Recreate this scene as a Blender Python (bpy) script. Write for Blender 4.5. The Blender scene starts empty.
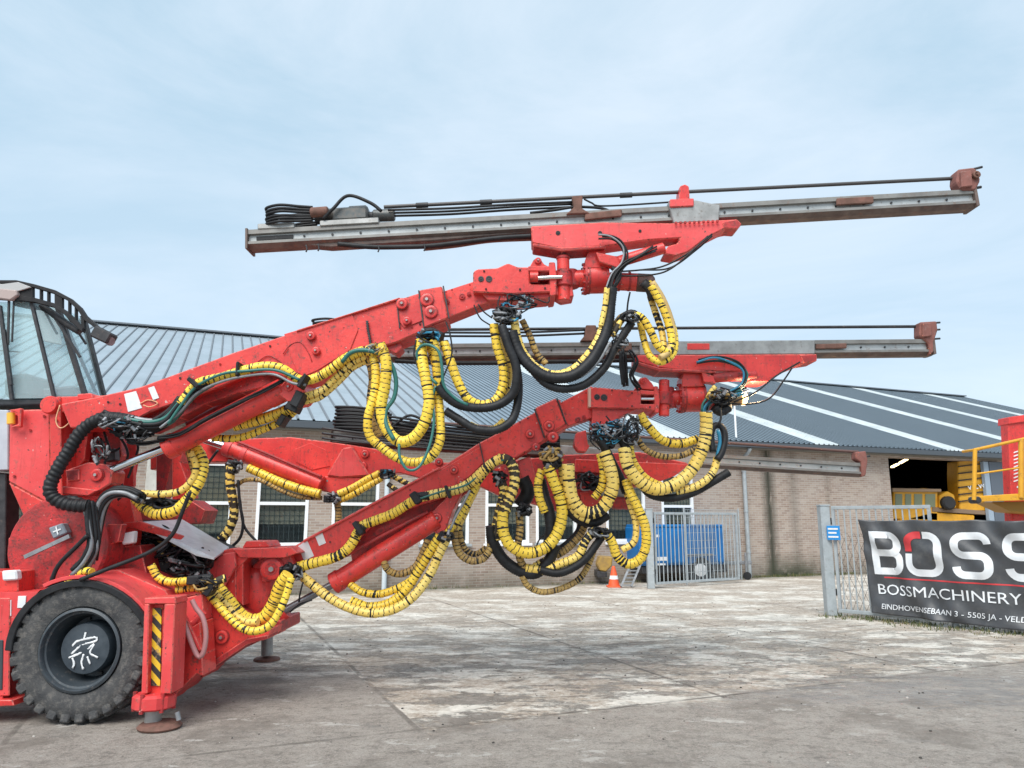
import bpy, bmesh, math, random
from mathutils import Vector, Matrix
random.seed(11)
S = bpy.context.scene
R = math.radians
# ------------------------------------------------------------------ camera, world, sun, exposure
F = 740.0
TH = math.atan(135 / F)
CT, ST = math.cos(TH), math.sin(TH)
CAMZ = 1.7
cd = bpy.data.cameras.new('camera'); cam = bpy.data.objects.new('camera', cd)
S.collection.objects.link(cam); S.camera = cam
cam.location = (0, 0, CAMZ); cam.rotation_euler = (R(90) + TH, 0, 0)
cd.sensor_width = 36; cd.lens = F / 1024 * 36; cd.clip_end = 3000; cd.clip_start = 0.05

SUN_EL, SUN_AZ = R(50), R(200)       # sun behind and left of the camera, veiled by cloud
W = bpy.data.worlds.new('World'); S.world = W; W.use_nodes = True
nt = W.node_tree; nt.nodes.clear()
def N(t, **k):
    n = nt.nodes.new(t)
    for a, b in k.items(): setattr(n, a, b)
    return n
out = N('ShaderNodeOutputWorld')
sky = N('ShaderNodeTexSky', sky_type='NISHITA', sun_disc=False, sun_elevation=SUN_EL, sun_rotation=SUN_AZ, air_density=1.0, dust_density=1.2)
bs = N('ShaderNodeBackground'); bs.inputs['Strength'].default_value = 0.10
nt.links.new(sky.outputs[0], bs.inputs['Color'])
tc = N('ShaderNodeTexCoord')
mp = N('ShaderNodeMapping'); mp.inputs['Scale'].default_value = (1.0, 1.0, 2.6)
mp.inputs['Location'].default_value = (3.1, 0.4, 0.2)
nt.links.new(tc.outputs['Generated'], mp.inputs['Vector'])
n1 = N('ShaderNodeTexNoise'); n1.inputs['Scale'].default_value = 1.7; n1.inputs['Detail'].default_value = 8; n1.inputs['Roughness'].default_value = .62; n1.inputs['Distortion'].default_value = .6
nt.links.new(mp.outputs[0], n1.inputs['Vector'])
cr = N('ShaderNodeValToRGB')
e = cr.color_ramp.elements
e[0].position = .36; e[0].color = (.39, .55, .665, 1)
e[1].position = .66; e[1].color = (.61, .71, .80, 1)
nt.links.new(n1.outputs['Fac'], cr.inputs['Fac'])
sx = N('ShaderNodeSeparateXYZ'); nt.links.new(tc.outputs['Generated'], sx.inputs[0])
mr = N('ShaderNodeMapRange'); mr.inputs['From Min'].default_value = .75; mr.inputs['From Max'].default_value = .02
mr.inputs['To Min'].default_value = 0; mr.inputs['To Max'].default_value = .55
nt.links.new(sx.outputs['Z'], mr.inputs['Value'])
mx = N('ShaderNodeMix', data_type='RGBA'); mx.inputs[7].default_value = (.57, .69, .82, 1)
nt.links.new(mr.outputs[0], mx.inputs[0]); nt.links.new(cr.outputs[0], mx.inputs[6])
bc = N('ShaderNodeBackground'); bc.inputs['Strength'].default_value = 0.92
nt.links.new(mx.outputs[2], bc.inputs['Color'])
ms = N('ShaderNodeMixShader'); ms.inputs[0].default_value = .86
nt.links.new(bs.outputs[0], ms.inputs[1]); nt.links.new(bc.outputs[0], ms.inputs[2]); nt.links.new(ms.outputs[0], out.inputs[0])

sd = bpy.data.lights.new('sun', 'SUN'); so = bpy.data.objects.new('sun', sd); S.collection.objects.link(so)
sd.energy = 2.7; sd.angle = R(42); sd.color = (1, .965, .91)
# direction TO the sun: x left-behind
sdir = Vector((math.sin(SUN_AZ) * math.cos(SUN_EL), math.cos(SUN_AZ) * math.cos(SUN_EL), math.sin(SUN_EL)))
so.rotation_euler = sdir.to_track_quat('Z', 'Y').to_euler()
vs = S.view_settings; vs.view_transform = 'Standard'; vs.look = 'None'; vs.gamma = 1; vs.exposure = 0.58
S.cycles.max_bounces = 6; S.cycles.use_denoising = True

# ------------------------------------------------------------------ helpers
def P(px, py, Y):
    """pixel of the photograph -> the point at distance Y"""
    v = py - 384; dy = F * CT + v * ST
    t = Y / dy
    return Vector(((px - 512) * t, Y, CAMZ + (F * ST - v * CT) * t))
def M(px, Y): return px * Y / (F * CT + 5)

def mat(name, col=(.5, .5, .5), rough=.6, metal=0, col2=None, nscale=4, dirt=None, dscale=9, dlo=.56, dhi=.72, bump=0, bscale=40, emit=None, spec=.5, coat=0):
    m = bpy.data.materials.new(name); m.use_nodes = True
    t = m.node_tree; b = t.nodes['Principled BSDF']
    b.inputs['Base Color'].default_value = (*col, 1); b.inputs['Roughness'].default_value = rough
    b.inputs['Metallic'].default_value = metal; b.inputs['Specular IOR Level'].default_value = spec
    b.inputs['Coat Weight'].default_value = coat
    tc = t.nodes.new('ShaderNodeTexCoord')
    def noise(sc, det=5, rg=.6):
        n = t.nodes.new('ShaderNodeTexNoise'); n.inputs['Scale'].default_value = sc
        n.inputs['Detail'].default_value = det; n.inputs['Roughness'].default_value = rg
        t.links.new(tc.outputs['Object'], n.inputs['Vector']); return n
    def mixc(fac, a, bb):
        x = t.nodes.new('ShaderNodeMix'); x.data_type = 'RGBA'
        t.links.new(fac, x.inputs[0])
        for s_, i in ((a, 6), (bb, 7)):
            if isinstance(s_, tuple): x.inputs[i].default_value = (*s_, 1)
            else: t.links.new(s_, x.inputs[i])
        return x.outputs[2]
    def mrange(src, lo, hi):
        r = t.nodes.new('ShaderNodeMapRange'); r.inputs[1].default_value = lo; r.inputs[2].default_value = hi
        t.links.new(src, r.inputs[0]); return r.outputs[0]
    cur = col
    if col2: cur = mixc(mrange(noise(nscale).outputs[0], .35, .65), col, col2)
    if dirt: cur = mixc(mrange(noise(dscale, 9, .75).outputs[0], dlo, dhi), cur, dirt)
    if name.startswith('red_paint'):
        mpn = t.nodes.new('ShaderNodeMapping'); mpn.inputs['Scale'].default_value = (9, 9, 1.1)
        t.links.new(tc.outputs['Object'], mpn.inputs[0]); nz_ = noise(1.6, 7, .75); t.links.new(mpn.outputs[0], nz_.inputs['Vector'])
        k_ = t.nodes.new('ShaderNodeMath'); k_.operation = 'MULTIPLY'; k_.inputs[1].default_value = .5
        t.links.new(mrange(nz_.outputs[0], .54, .72), k_.inputs[0]); cur = mixc(k_.outputs[0], cur, (.16, .035, .03))
        cur = mixc(mrange(noise(34, 3, .5).outputs[0], .70, .73), cur, (.055, .04, .038))
        cur = mixc(mrange(noise(27, 3, .5).outputs[0], .715, .74), cur, (.62, .38, .34))
    if not isinstance(cur, tuple): t.links.new(cur, b.inputs['Base Color'])
    if bump:
        bp = t.nodes.new('ShaderNodeBump'); bp.inputs['Strength'].default_value = bump; bp.inputs['Distance'].default_value = .01
        t.links.new(noise(bscale).outputs[0], bp.inputs['Height']); t.links.new(bp.outputs[0], b.inputs['Normal'])
    if emit:
        b.inputs['Emission Color'].default_value = (*emit[0], 1); b.inputs['Emission Strength'].default_value = emit[1]
    m['x'] = 1
    return m

RED = mat('red_paint', (.79, .058, .046), .42, col2=(.58, .032, .030), nscale=3, dirt=(.16, .05, .04), dscale=20, dlo=.545, dhi=.66, bump=.25, bscale=30, coat=.15)
REDF = mat('red_paint_faded', (.76, .085, .085), .5, col2=(.66, .05, .052), nscale=2.2, dirt=(.34, .11, .09), dscale=15, dlo=.56, dhi=.72, bump=.25, bscale=30)
REDD = mat('red_paint_grimy_shade', (.55, .03, .032), .55, col2=(.30, .03, .03), nscale=7, dirt=(.07, .035, .03), dscale=22, dlo=.5, dhi=.66, bump=.5, bscale=45)  # grimy red; its dark tone also stands for shade in recesses
BLK = mat('black_rubber', (.008, .0085, .010), .55, col2=(.02, .021, .024), nscale=9, spec=.35, dirt=(.06, .055, .05), dscale=24, dlo=.6, dhi=.8)
BLKM = mat('black_metal', (.018, .019, .022), .55, col2=(.04, .04, .044), nscale=12, dirt=(.10, .08, .07), dscale=20)
RAIL = mat('rail_steel', (.26, .255, .24), .5, .2, col2=(.18, .17, .16), nscale=5, dirt=(.20, .13, .10), dscale=16, dlo=.56, dhi=.7)
RAILD = mat('rail_rust', (.12, .085, .075), .65, .2, col2=(.20, .15, .13), nscale=9, dirt=(.24, .10, .06), dscale=20)
STEEL = mat('steel', (.40, .40, .39), .4, .4, col2=(.28, .28, .27), nscale=8, dirt=(.16, .13, .11), dscale=20)
CHROME = mat('chrome', (.72, .73, .75), .14, 1)
GREY = mat('grey_metal', (.30, .31, .33), .5, .3, col2=(.20, .21, .22), nscale=10, dirt=(.10, .09, .08), dscale=24)
RUST = mat('rusty_steel', (.13, .07, .052), .85, .1, col2=(.22, .11, .085), nscale=12, dirt=(.05, .035, .03), dscale=30)
RUSTP = mat('dusty_red_casting', (.28, .11, .09), .75, .0, col2=(.20, .08, .065), nscale=14, dirt=(.30, .22, .20), dscale=30)
PLATE = mat('tread_plate', (.62, .63, .65), .35, .5, col2=(.5, .51, .53), nscale=10)
YEL = mat('yellow_guard', (.93, .66, .07), .42, col2=(.82, .54, .05), nscale=3, dirt=(.38, .24, .08), dscale=16, dlo=.58, dhi=.78)
YELP = mat('pale_yellow_guard', (.93, .70, .20), .45, col2=(.86, .58, .10), nscale=4, dirt=(.40, .28, .13), dscale=18, dlo=.56, dhi=.76)
TAN = mat('dirty_yellow_guard', (.52, .34, .10), .6, col2=(.38, .24, .08), nscale=5, dirt=(.12, .08, .05), dscale=20, dlo=.5, dhi=.7)
TANS = mat('faded_tan_hose', (.62, .44, .18), .6, col2=(.50, .34, .13), nscale=6, dirt=(.25, .18, .1), dscale=14)
GROOVE = mat('hose_guard_groove', (.045, .035, .022), .7)
GREEN = mat('green_hose_rubber', (.03, .15, .13), .4)
BLUE = mat('blue_hose_rubber', (.03, .22, .36), .4)
WHITE = mat('white_label', (.78, .79, .80), .5, col2=(.68, .7, .72), nscale=20)
YPAINT = mat('yellow_machine_paint', (.72, .36, .02), .45, col2=(.62, .30, .02), nscale=3, dirt=(.2, .12, .05), dscale=12)
ORANGE = mat('orange_plastic', (.80, .12, .03), .5, col2=(.7, .09, .03), nscale=9)
DARK = mat('dark_void_metal', (.02, .02, .022), .7)  # near-black for dark parts and for sheets painted as shaded voids
WFRAME = mat('white_frame', (.82, .83, .84), .45)
GALV = mat('galvanised_steel', (.42, .46, .48), .5, .25, col2=(.34, .38, .40), nscale=8, dirt=(.24, .22, .19), dscale=18)

def link(name, me, parent=None):
    o = bpy.data.objects.new(name, me); S.collection.objects.link(o)
    if parent is not None:
        o.parent = parent; o.matrix_parent_inverse = Matrix.Translation(-WL[parent.name])
        WL[o.name] = Vector((0, 0, 0)) if not isinstance(parent, bpy.types.Object) else Vector((0, 0, 0))
        WL[o.name] = Vector((0, 0, 0))
    else: WL[o.name] = Vector((0, 0, 0))
    return o
WL = {}
def fin(name, bm, mats, parent=None, smooth=False, label=None):
    bmesh.ops.recalc_face_normals(bm, faces=bm.faces)
    me = bpy.data.meshes.new(name); bm.to_mesh(me); bm.free()
    for m in (mats if isinstance(mats, (list, tuple)) else [mats]): me.materials.append(m)
    if smooth:
        me.shade_smooth()
        try: me.set_sharp_from_angle(angle=R(38))
        except Exception: pass
    o = link(name, me, parent)
    if label: o['label'] = label
    return o
def tag(o, label, cat, group=None, kind=None):
    if label: o['label'] = label
    if cat: o['category'] = cat
    if group: o['group'] = group
    if kind: o['kind'] = kind
    return o
EDGE = mat('worn_red_edge', (.80, .16, .13), .5, col2=(.62, .07, .06), nscale=11, dirt=(.16, .07, .055), dscale=26, dlo=.52, dhi=.60)
def thing(name, label, cat, loc=(0, 0, 0), group=None):
    o = bpy.data.objects.new(name, None); S.collection.objects.link(o); o.location = loc
    o.empty_display_size = .2
    WL[o.name] = Vector(loc)
    return tag(o, label, cat, group)
def merge(dst, src):
    me = bpy.data.meshes.new('t'); src.to_mesh(me); src.free(); dst.from_mesh(me); bpy.data.meshes.remove(me)
def prism_bm(pts, thick, bev=.008, axis=(0, 1, 0), mi=0, edge=False):
    """extrude a polygon of world points"""
    bm = bmesh.new(); ax = Vector(axis).normalized() * thick
    a = [bm.verts.new(p) for p in pts]; b = [bm.verts.new(Vector(p) + ax) for p in pts]
    n = len(pts)
    bm.faces.new(a); bm.faces.new(b[::-1])
    for i in range(n): bm.faces.new((a[i], b[i], b[(i + 1) % n], a[(i + 1) % n]))
    bmesh.ops.recalc_face_normals(bm, faces=bm.faces)
    if bev: bmesh.ops.bevel(bm, geom=bm.edges[:], offset=bev, segments=1, affect='EDGES', clamp_overlap=True, material=1 if edge else -1)
    if not edge:
        for f in bm.faces: f.material_index = mi
    return bm
def PP(pts, Y): return [P(x, y, Y) for x, y in pts]
def plate(name, pts, Y, thick, m=None, parent=None, bev=.008, label=None):
    m = m or RED; ed = m.name.startswith('red_paint') and bev > .002
    return fin(name, prism_bm(PP(pts, Y), thick, bev, edge=ed), [m, EDGE] if ed else m, parent, label=label)
def box_bm(c, s, rot=None, bev=0, mi=0):
    bm = bmesh.new(); bmesh.ops.create_cube(bm, size=1)
    bmesh.ops.scale(bm, vec=s, verts=bm.verts)
    if bev: bmesh.ops.bevel(bm, geom=bm.edges[:], offset=bev, segments=1, affect='EDGES', clamp_overlap=True)
    if rot is not None: bmesh.ops.transform(bm, matrix=rot, verts=bm.verts)
    bmesh.ops.translate(bm, vec=c, verts=bm.verts)
    for f in bm.faces: f.material_index = mi
    return bm
def bar_bm(a, b, w, h, up=(0, 0, 1), mi=0, bev=0):
    """rectangular bar from a to b; w across, h along up"""
    a, b = Vector(a), Vector(b); d = b - a; L = d.length; x = d.normalized()
    y = Vector(up).cross(x).normalized(); z = x.cross(y)
    rot = Matrix((x, y, z)).transposed().to_4x4()
    return box_bm((a + b) / 2, (L, w, h), rot, bev, mi)
def cyl_bm(a, b, r, r2=None, seg=20, mi=0, bev=0):
    a, b = Vector(a), Vector(b); d = b - a; bm = bmesh.new()
    bmesh.ops.create_cone(bm, cap_ends=True, segments=seg, radius1=r, radius2=r if r2 is None else r2, depth=d.length)
    if bev: bmesh.ops.bevel(bm, geom=[e for e in bm.edges if any(len(f.verts) > 4 for f in e.link_faces)], offset=bev, segments=1, affect='EDGES')
    bmesh.ops.transform(bm, matrix=Matrix.Translation((a + b) / 2) @ d.to_track_quat('Z', 'Y').to_matrix().to_4x4(), verts=bm.verts)
    for f in bm.faces: f.material_index = mi
    return bm
def lathe_bm(prof, c, axis='Y', seg=40, mi=0, closed=False, capfirst=True):
    bm = bmesh.new(); rings = []
    for (r, h) in prof:
        ring = []
        for k in range(seg):
            a = 2 * math.pi * k / seg
            if axis == 'Y': v = (c[0] + r * math.cos(a), c[1] + h, c[2] + r * math.sin(a))
            elif axis == 'X': v = (c[0] + h, c[1] + r * math.cos(a), c[2] + r * math.sin(a))
            else: v = (c[0] + r * math.cos(a), c[1] + r * math.sin(a), c[2] + h)
            ring.append(bm.verts.new(v))
        rings.append(ring)
    n = len(rings)
    for i in range(n if closed else n - 1):
        A, B = rings[i], rings[(i + 1) % n]
        for k in range(seg): bm.faces.new((A[k], A[(k + 1) % seg], B[(k + 1) % seg], B[k]))
    if not closed:
        for ring in ((rings[0], rings[-1]) if capfirst else (rings[-1],)):
            if (ring[0].co - ring[seg // 2].co).length > 1e-4: bm.faces.new(ring)
    for f in bm.faces: f.material_index = mi
    return bm
def rod(name, a, b, r, m, parent, Y=None, seg=20, bev=0, r2=None):
    if Y is not None: a, b = P(*a, Y), P(*b, Y)
    return fin(name, cyl_bm(a, b, r, r2, seg, bev=bev), m, parent, smooth=True)
def pin_bm(px, py, Y, rp, stick=.035, mi=0):
    """pin head: flange, boss, centre bolt facing out of the plate"""
    c = P(px, py, Y); r = M(rp, Y)
    return lathe_bm([(r * 1.0, .02), (r * 1.0, -stick * .5), (r * .86, -stick * .6), (r * .62, -stick * .6), (r * .55, -stick * .35), (r * .34, -stick * .35), (r * .30, -stick), (r * .05, -stick)], c, 'Y', 18, mi)
def pins(name, lst, Y, parent, m=None, stick=.035):
    out_ = []
    for (x, y, r) in lst:
        bm = pin_bm(x, y, Y, r, stick)
        if r > 3 and m is None:
            c = P(x, y, Y); rr0 = M(r, Y)
            merge(bm, cyl_bm(c + Vector((0, -.002, 0)), c + Vector((0, .01, 0)), rr0 * 1.16, seg=18, mi=1))
            merge(bm, cyl_bm(c + Vector((0, -stick * 1.15, 0)), c, rr0 * .26, seg=6, mi=2))
            merge(bm, cyl_bm(c + Vector((0, -stick * .62, 0)), c, rr0 * .60, seg=16, mi=1))
        out_.append(fin(name, bm, [m or RED, REDD, STEEL], parent, smooth=True))
    return out_

def spline(pts, step):
    p = [Vector(q) for q in pts]
    if len(p) == 2: p = [p[0], (p[0] + p[1]) / 2, p[1]]
    ext = [p[0] * 2 - p[1]] + p + [p[-1] * 2 - p[-2]]
    dense = []
    for i in range(1, len(ext) - 2):
        a, b, c, d = ext[i - 1:i + 3]
        for k in range(14):
            t = k / 14
            dense.append(.5 * ((2 * b) + (-a + c) * t + (2 * a - 5 * b + 4 * c - d) * t * t + (-a + 3 * b - 3 * c + d) * t ** 3))
    dense.append(p[-1])
    # smooth a little
    for _ in range(3):
        dense = [dense[0]] + [(dense[i - 1] + dense[i] * 2 + dense[i + 1]) / 4 for i in range(1, len(dense) - 1)] + [dense[-1]]
    L = [0]
    for i in range(1, len(dense)): L.append(L[-1] + (dense[i] - dense[i - 1]).length)
    n = max(2, int(L[-1] / step)); res = []; j = 0
    for k in range(n + 1):
        s = L[-1] * k / n
        while j < len(L) - 2 and L[j + 1] < s: j += 1
        u = (s - L[j]) / max(1e-9, L[j + 1] - L[j]); res.append(dense[j].lerp(dense[j + 1], min(1, u)))
    return res
def tube_bm(pts, r, seg=8, step=.03, mi=0, radf=None, matf=None):
    c = spline(pts, step); bm = bmesh.new(); rings = []
    t = (c[1] - c[0]).normalized(); nrm = t.orthogonal().normalized()
    for i, p in enumerate(c):
        t2 = (c[min(i + 1, len(c) - 1)] - c[max(i - 1, 0)])
        t2 = t2.normalized() if t2.length > 1e-9 else t
        nrm = (nrm - t2 * nrm.dot(t2)).normalized(); bi = t2.cross(nrm); t = t2
        ring = []
        for k in range(seg):
            a = 2 * math.pi * k / seg
            rr = r * (radf(i, k / seg) if radf else 1)
            ring.append(bm.verts.new(p + (nrm * math.cos(a) + bi * math.sin(a)) * rr))
        rings.append(ring)
    for i in range(len(rings) - 1):
        for k in range(seg):
            f = bm.faces.new((rings[i][k], rings[i][(k + 1) % seg], rings[i + 1][(k + 1) % seg], rings[i + 1][k]))
            f.material_index = matf(i, (k + .5) / seg) if matf else mi
            f.smooth = True
    bm.faces.new(rings[0][::-1]).material_index = mi; bm.faces.new(rings[-1]).material_index = mi
    return bm
def depth_pts(pts, Y, wob=.05):
    """pixel path -> world path; each (x, y) or (x, y, Y)"""
    o = []
    ph = random.random() * 6
    for i, q in enumerate(pts):
        y_ = q[2] if len(q) > 2 else Y + wob * math.sin(ph + i * .8)
        o.append(P(q[0], q[1], y_))
    return o
def hose(pts, rp, Y, style='y', parent=None, name='hose'):
    w = depth_pts(pts, Y, .03); r = M(rp, Y) * (.84 if style in 'ypts' else .93)
    if style in ('y', 'p', 't', 's', 'k'):
        pitch = {'y': .046, 'p': .052, 't': .040, 's': .075, 'k': .045}[style] * (1 + .12 * random.uniform(-1, 1))
        gap = {'y': .12, 'p': .12, 't': .20, 's': .45, 'k': .3}[style] * random.uniform(.8, 1.5)
        rows = 6 if rp > 3 else 4; step = pitch / rows
        seg = 12 if rp > 5 else 10
        ties = {}
        n = 4000; k = random.randint(10, 26)
        while k < n: ties[k] = 1; ties[k + 1] = 1; k += random.randint(14, 60)
        def ph(i, a): return (i / rows + a) % 1
        jit = [random.uniform(.965, 1.025) for _ in range(1500)]
        def radf(i, a):
            if i in ties: return .93
            return (.93 if style != 'k' else .86) if ph(i, a) > 1 - gap - .02 else jit[min(1499, int(i / rows + a))]
        bare = set()
        if random.random() < .35:
            k0 = random.randint(20, 120)
            bare = set(range(k0, k0 + random.randint(8, 22)))
        gj = [gap * random.uniform(.55, 1.7) for _ in range(1500)]
        def matf(i, a):
            if i in ties: return 2
            if i in bare: return 2 if ph(i + .5, a) > .35 else 0
            return 1 if ph(i + .5, a) > 1 - gj[min(1499, int(i / rows + a))] else 0
        ma = {'y': YEL, 'p': YELP, 't': TAN, 's': YELP, 'k': BLK}[style]
        if style == 'k': matf = lambda i, a: 0
        return fin(name, tube_bm(w, r, seg, step, radf=radf, matf=matf), [ma, GROOVE, BLK], parent)
    if style == 'b' and rp >= 4:
        pj = [random.uniform(.97, 1.03) for _ in range(3000)]
        return fin(name, tube_bm(w, r, 12, .011, radf=lambda i, a: (.90 if (i % 2) else 1.0) * pj[i % 3000]), BLK, parent)
    m_ = {'b': BLK, 'g': GREEN, 'u': BLUE, 'w': GREY, 'r': REDD, 'd': DARK, 'o': TANS}[style]
    return fin(name, tube_bm(w, r, 8 if rp < 4 else 12, .03), m_, parent)
def tangle(name, cx, cy, wx, wy, Y, n, parent, rp=.9, seed=None, m=BLK, depth=.12):
    bm = bmesh.new(); rnd = random.Random(seed or int(cx * 7 + cy))
    for i in range(n):
        a0 = rnd.uniform(0, 6.28); q = []
        for k in range(rnd.randint(4, 6)):
            a = a0 + k * rnd.uniform(.6, 1.5); f = rnd.uniform(.3, 1)
            q.append(P(cx + wx * f * math.cos(a), cy + wy * f * math.sin(a), Y + rnd.uniform(-depth, depth)))
        merge(bm, tube_bm(q, M(rp * rnd.uniform(.6, 1.4), Y), 6, .03, mi=rnd.choice([0, 0, 0, 0, 1, 2])))
    for i in range(max(3, n // 4)):
        q = P(cx + wx * rnd.uniform(-.8, .8), cy + wy * rnd.uniform(-.8, .8), Y - depth * rnd.uniform(.2, 1)); dv = Vector((rnd.uniform(-1, 1), rnd.uniform(-.3, .3), rnd.uniform(-1, 1))).normalized()
        rr_ = M(1.5, Y) * rnd.uniform(.7, 1.2)
        merge(bm, cyl_bm(q - dv * rr_ * 1.6, q + dv * rr_ * 1.6, rr_, seg=6, mi=1)); merge(bm, cyl_bm(q, q + dv * rr_ * 3, rr_ * .7, seg=10, mi=0))
    return fin(name, bm, [m, GREY, random.choice([BLUE, TAN, BLKM, BLKM])], parent)
def bundle(name, pts, Y, n, spread, rp, parent, mats=(0,), seed=1, ml=None):
    """several thin hoses running side by side"""
    bm = bmesh.new(); rnd = random.Random(seed)
    for i in range(n):
        a = 2 * math.pi * i / n + .3; ox, oy = math.cos(a) * spread, math.sin(a) * spread
        q = [P(x + ox + rnd.uniform(-1, 1), y + oy + rnd.uniform(-1, 1), Y + M(spread, Y) * math.sin(a + 1.5)) for x, y in pts]
        merge(bm, tube_bm(q, M(rp, Y), 7, .03, mi=rnd.choice(mats)))
    return fin(name, bm, ml or [BLK, GREEN, GREY, BLUE], parent)
def text_mesh(s, size, m, name, mtx, parent=None, sx=1, extrude=.002, align='LEFT', shear=0, offs=0, fn=None):
    cu = bpy.data.curves.new('tmp', 'FONT'); cu.body = s; cu.size = size; cu.extrude = extrude; cu.align_x = align; cu.shear = shear; cu.offset = offs
    cu.resolution_u = 3
    o = bpy.data.objects.new('tmp', cu); S.collection.objects.link(o)
    dg = bpy.context.evaluated_depsgraph_get(); dg.update()
    me = bpy.data.meshes.new_from_object(o.evaluated_get(dg)); bpy.data.objects.remove(o)
    me.materials.clear(); me.materials.append(m)
    for v in me.vertices:
        c = Vector((v.co.x * sx, v.co.y, v.co.z)); v.co = fn(c) if fn else mtx @ c
    me.name = name
    return link(name, me, parent)

# ------------------------------------------------------------------ ground
def ground():
    bm = bmesh.new()
    xs = [-300, -60, -20, -8, 0, 8, 20, 60, 300]; ys = [-60, -10, 0, 4, 8, 12, 18, 24, 40, 90, 600]
    g = [[bm.verts.new((x, y, 0)) for x in xs] for y in ys]
    for j in range(len(ys) - 1):
        for i in range(len(xs) - 1): bm.faces.new((g[j][i], g[j][i + 1], g[j + 1][i + 1], g[j + 1][i]))
    m = bpy.data.materials.new('yard_paving'); m.use_nodes = True; t = m.node_tree; L = t.links; b = t.nodes['Principled BSDF']
    def nn(ty, **k):
        n = t.nodes.new(ty)
        for a, v in k.items(): setattr(n, a, v)
        return n
    tc = nn('ShaderNodeTexCoord')
    def noise(sc, det=6, rg=.6, scl=(1, 1, 1), loc=(0, 0, 0), rot=0):
        mp = nn('ShaderNodeMapping'); mp.inputs['Scale'].default_value = scl; mp.inputs['Location'].default_value = loc; mp.inputs['Rotation'].default_value = (0, 0, rot)
        L.new(tc.outputs['Object'], mp.inputs[0]); n = nn('ShaderNodeTexNoise'); n.inputs['Scale'].default_value = sc; n.inputs['Detail'].default_value = det; n.inputs['Roughness'].default_value = rg
        L.new(mp.outputs[0], n.inputs[0]); return n.outputs[0]
    def mr(src, a, bb, c=0, d=1):
        n = nn('ShaderNodeMapRange'); n.inputs[1].default_value = a; n.inputs[2].default_value = bb; n.inputs[3].default_value = c; n.inputs[4].default_value = d
        L.new(src, n.inputs[0]); return n.outputs[0]
    def mth(op, a, bb=None):
        n = nn('ShaderNodeMath', operation=op)
        for i, v in enumerate((a, bb)):
            if v is None: continue
            if isinstance(v, (int, float)): n.inputs[i].default_value = v
            else: L.new(v, n.inputs[i])
        return n.outputs[0]
    def mix(fac, a, bb):
        n = nn('ShaderNodeMix', data_type='RGBA')
        if isinstance(fac, float): n.inputs[0].default_value = fac
        else: L.new(fac, n.inputs[0])
        for i, v in ((6, a), (7, bb)):
            if isinstance(v, tuple): n.inputs[i].default_value = (*v, 1)
            else: L.new(v, n.inputs[i])
        return n.outputs[2]
    sep = nn('ShaderNodeSeparateXYZ'); L.new(tc.outputs['Object'], sep.inputs[0]); X, Y = sep.outputs[0], sep.outputs[1]
    fine = mth('ADD', mth('MULTIPLY', noise(16, 10, .86), .6), mth('MULTIPLY', noise(90, 6, .8), .4)); mid = noise(3.2, 7, .7); big = noise(.55, 4, .6)
    asph = mix(mr(fine, .36, .64), (.11, .094, .082), (.48, .425, .37))
    asph = mix(mr(mid, .42, .60, 0, .6), asph, (.40, .36, .32))
    asph = mix(mth('MULTIPLY', mr(noise(7, 9, .82, (.8, 1.2, 1), (2, 8, 0)), .52, .60), .6), asph, (.13, .112, .098))
    asph = mix(mth('MULTIPLY', mr(noise(60, 4, .7), .56, .64), .5), asph, (.55, .50, .44))
    asph = mix(mth('MULTIPLY', mr(noise(45, 4, .7, (1, 1, 1), (9, 9, 0)), .56, .64), .55), asph, (.07, .06, .052))
    asph = mix(mr(noise(.9, 7, .7, (1, 1, 1), (3, 9, 0)), .53, .62, 0, .6), asph, (.17, .145, .122))
    # pale concrete slabs with brown silt over them
    conc = mix(mr(noise(5, 8, .75), .35, .65), (.56, .52, .455), (.84, .79, .71))
    brown = mix(mr(fine, .35, .65), (.25, .19, .145), (.52, .43, .345))
    silt = mth('MULTIPLY', mr(noise(1.1, 12, .84, (.7, 1.15, 1), (1, 2, 0), .3), .46, .51), mr(noise(14, 8, .8), .30, .55))
    conc = mix(silt, conc, brown)
    # concrete slabs begin at a worn joint line; one slab reaches nearer to the right of the rig
    rx = mth('ADD', X, mth('MULTIPLY', Y, .42)); ry = mth('SUBTRACT', Y, mth('MULTIPLY', X, .42))
    rag = mth('MULTIPLY', mth('SUBTRACT', noise(1.3, 9, .78, (.6, 1.3, 1), (5, 0, 0)), .5), 3.4)
    step = mth('MULTIPLY', mr(rx, 2.0, 1.9), 2.9)
    edge = mth('SUBTRACT', mth('ADD', ry, rag), step)
    cm = mr(edge, 6.6, 7.0)
    near_slab = mth('MULTIPLY', mr(rx, 2.0, 2.05), mr(rx, 4.9, 4.4))       # the one slab whose front joint still shows
    clip = mr(mth('ADD', ry, mth('MULTIPLY', mth('SUBTRACT', noise(5, 8, .8), .5), .4)), 6.7, 6.8)
    cm = mth('MULTIPLY', cm, mth('MAXIMUM', clip, mth('SUBTRACT', 1.0, near_slab)))
    cm = mth('MAXIMUM', cm, mth('MULTIPLY', mth('MULTIPLY', near_slab, clip), mr(noise(3, 8, .8, (1, 1, 1), (4, 4, 0)), .40, .47)))
    # peeled islands
    isl = mr(noise(2.0, 10, .84, (.7, 1.3, 1)), .45, .49)
    far = mr(Y, 8.5, 15)
    cm = mth('MULTIPLY', cm, mth('MAXIMUM', isl, mth('MULTIPLY', far, .8)))
    scr = mth('MULTIPLY', mr(noise(2.0, 10, .80, (.7, 1.2, 1), (11, 4, 0), .3), .585, .61), mr(ry, 4.2, 6.0))
    asph = mix(mth('MULTIPLY', scr, .8), asph, (.52, .49, .45))
    col = mix(cm, asph, conc)
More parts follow.
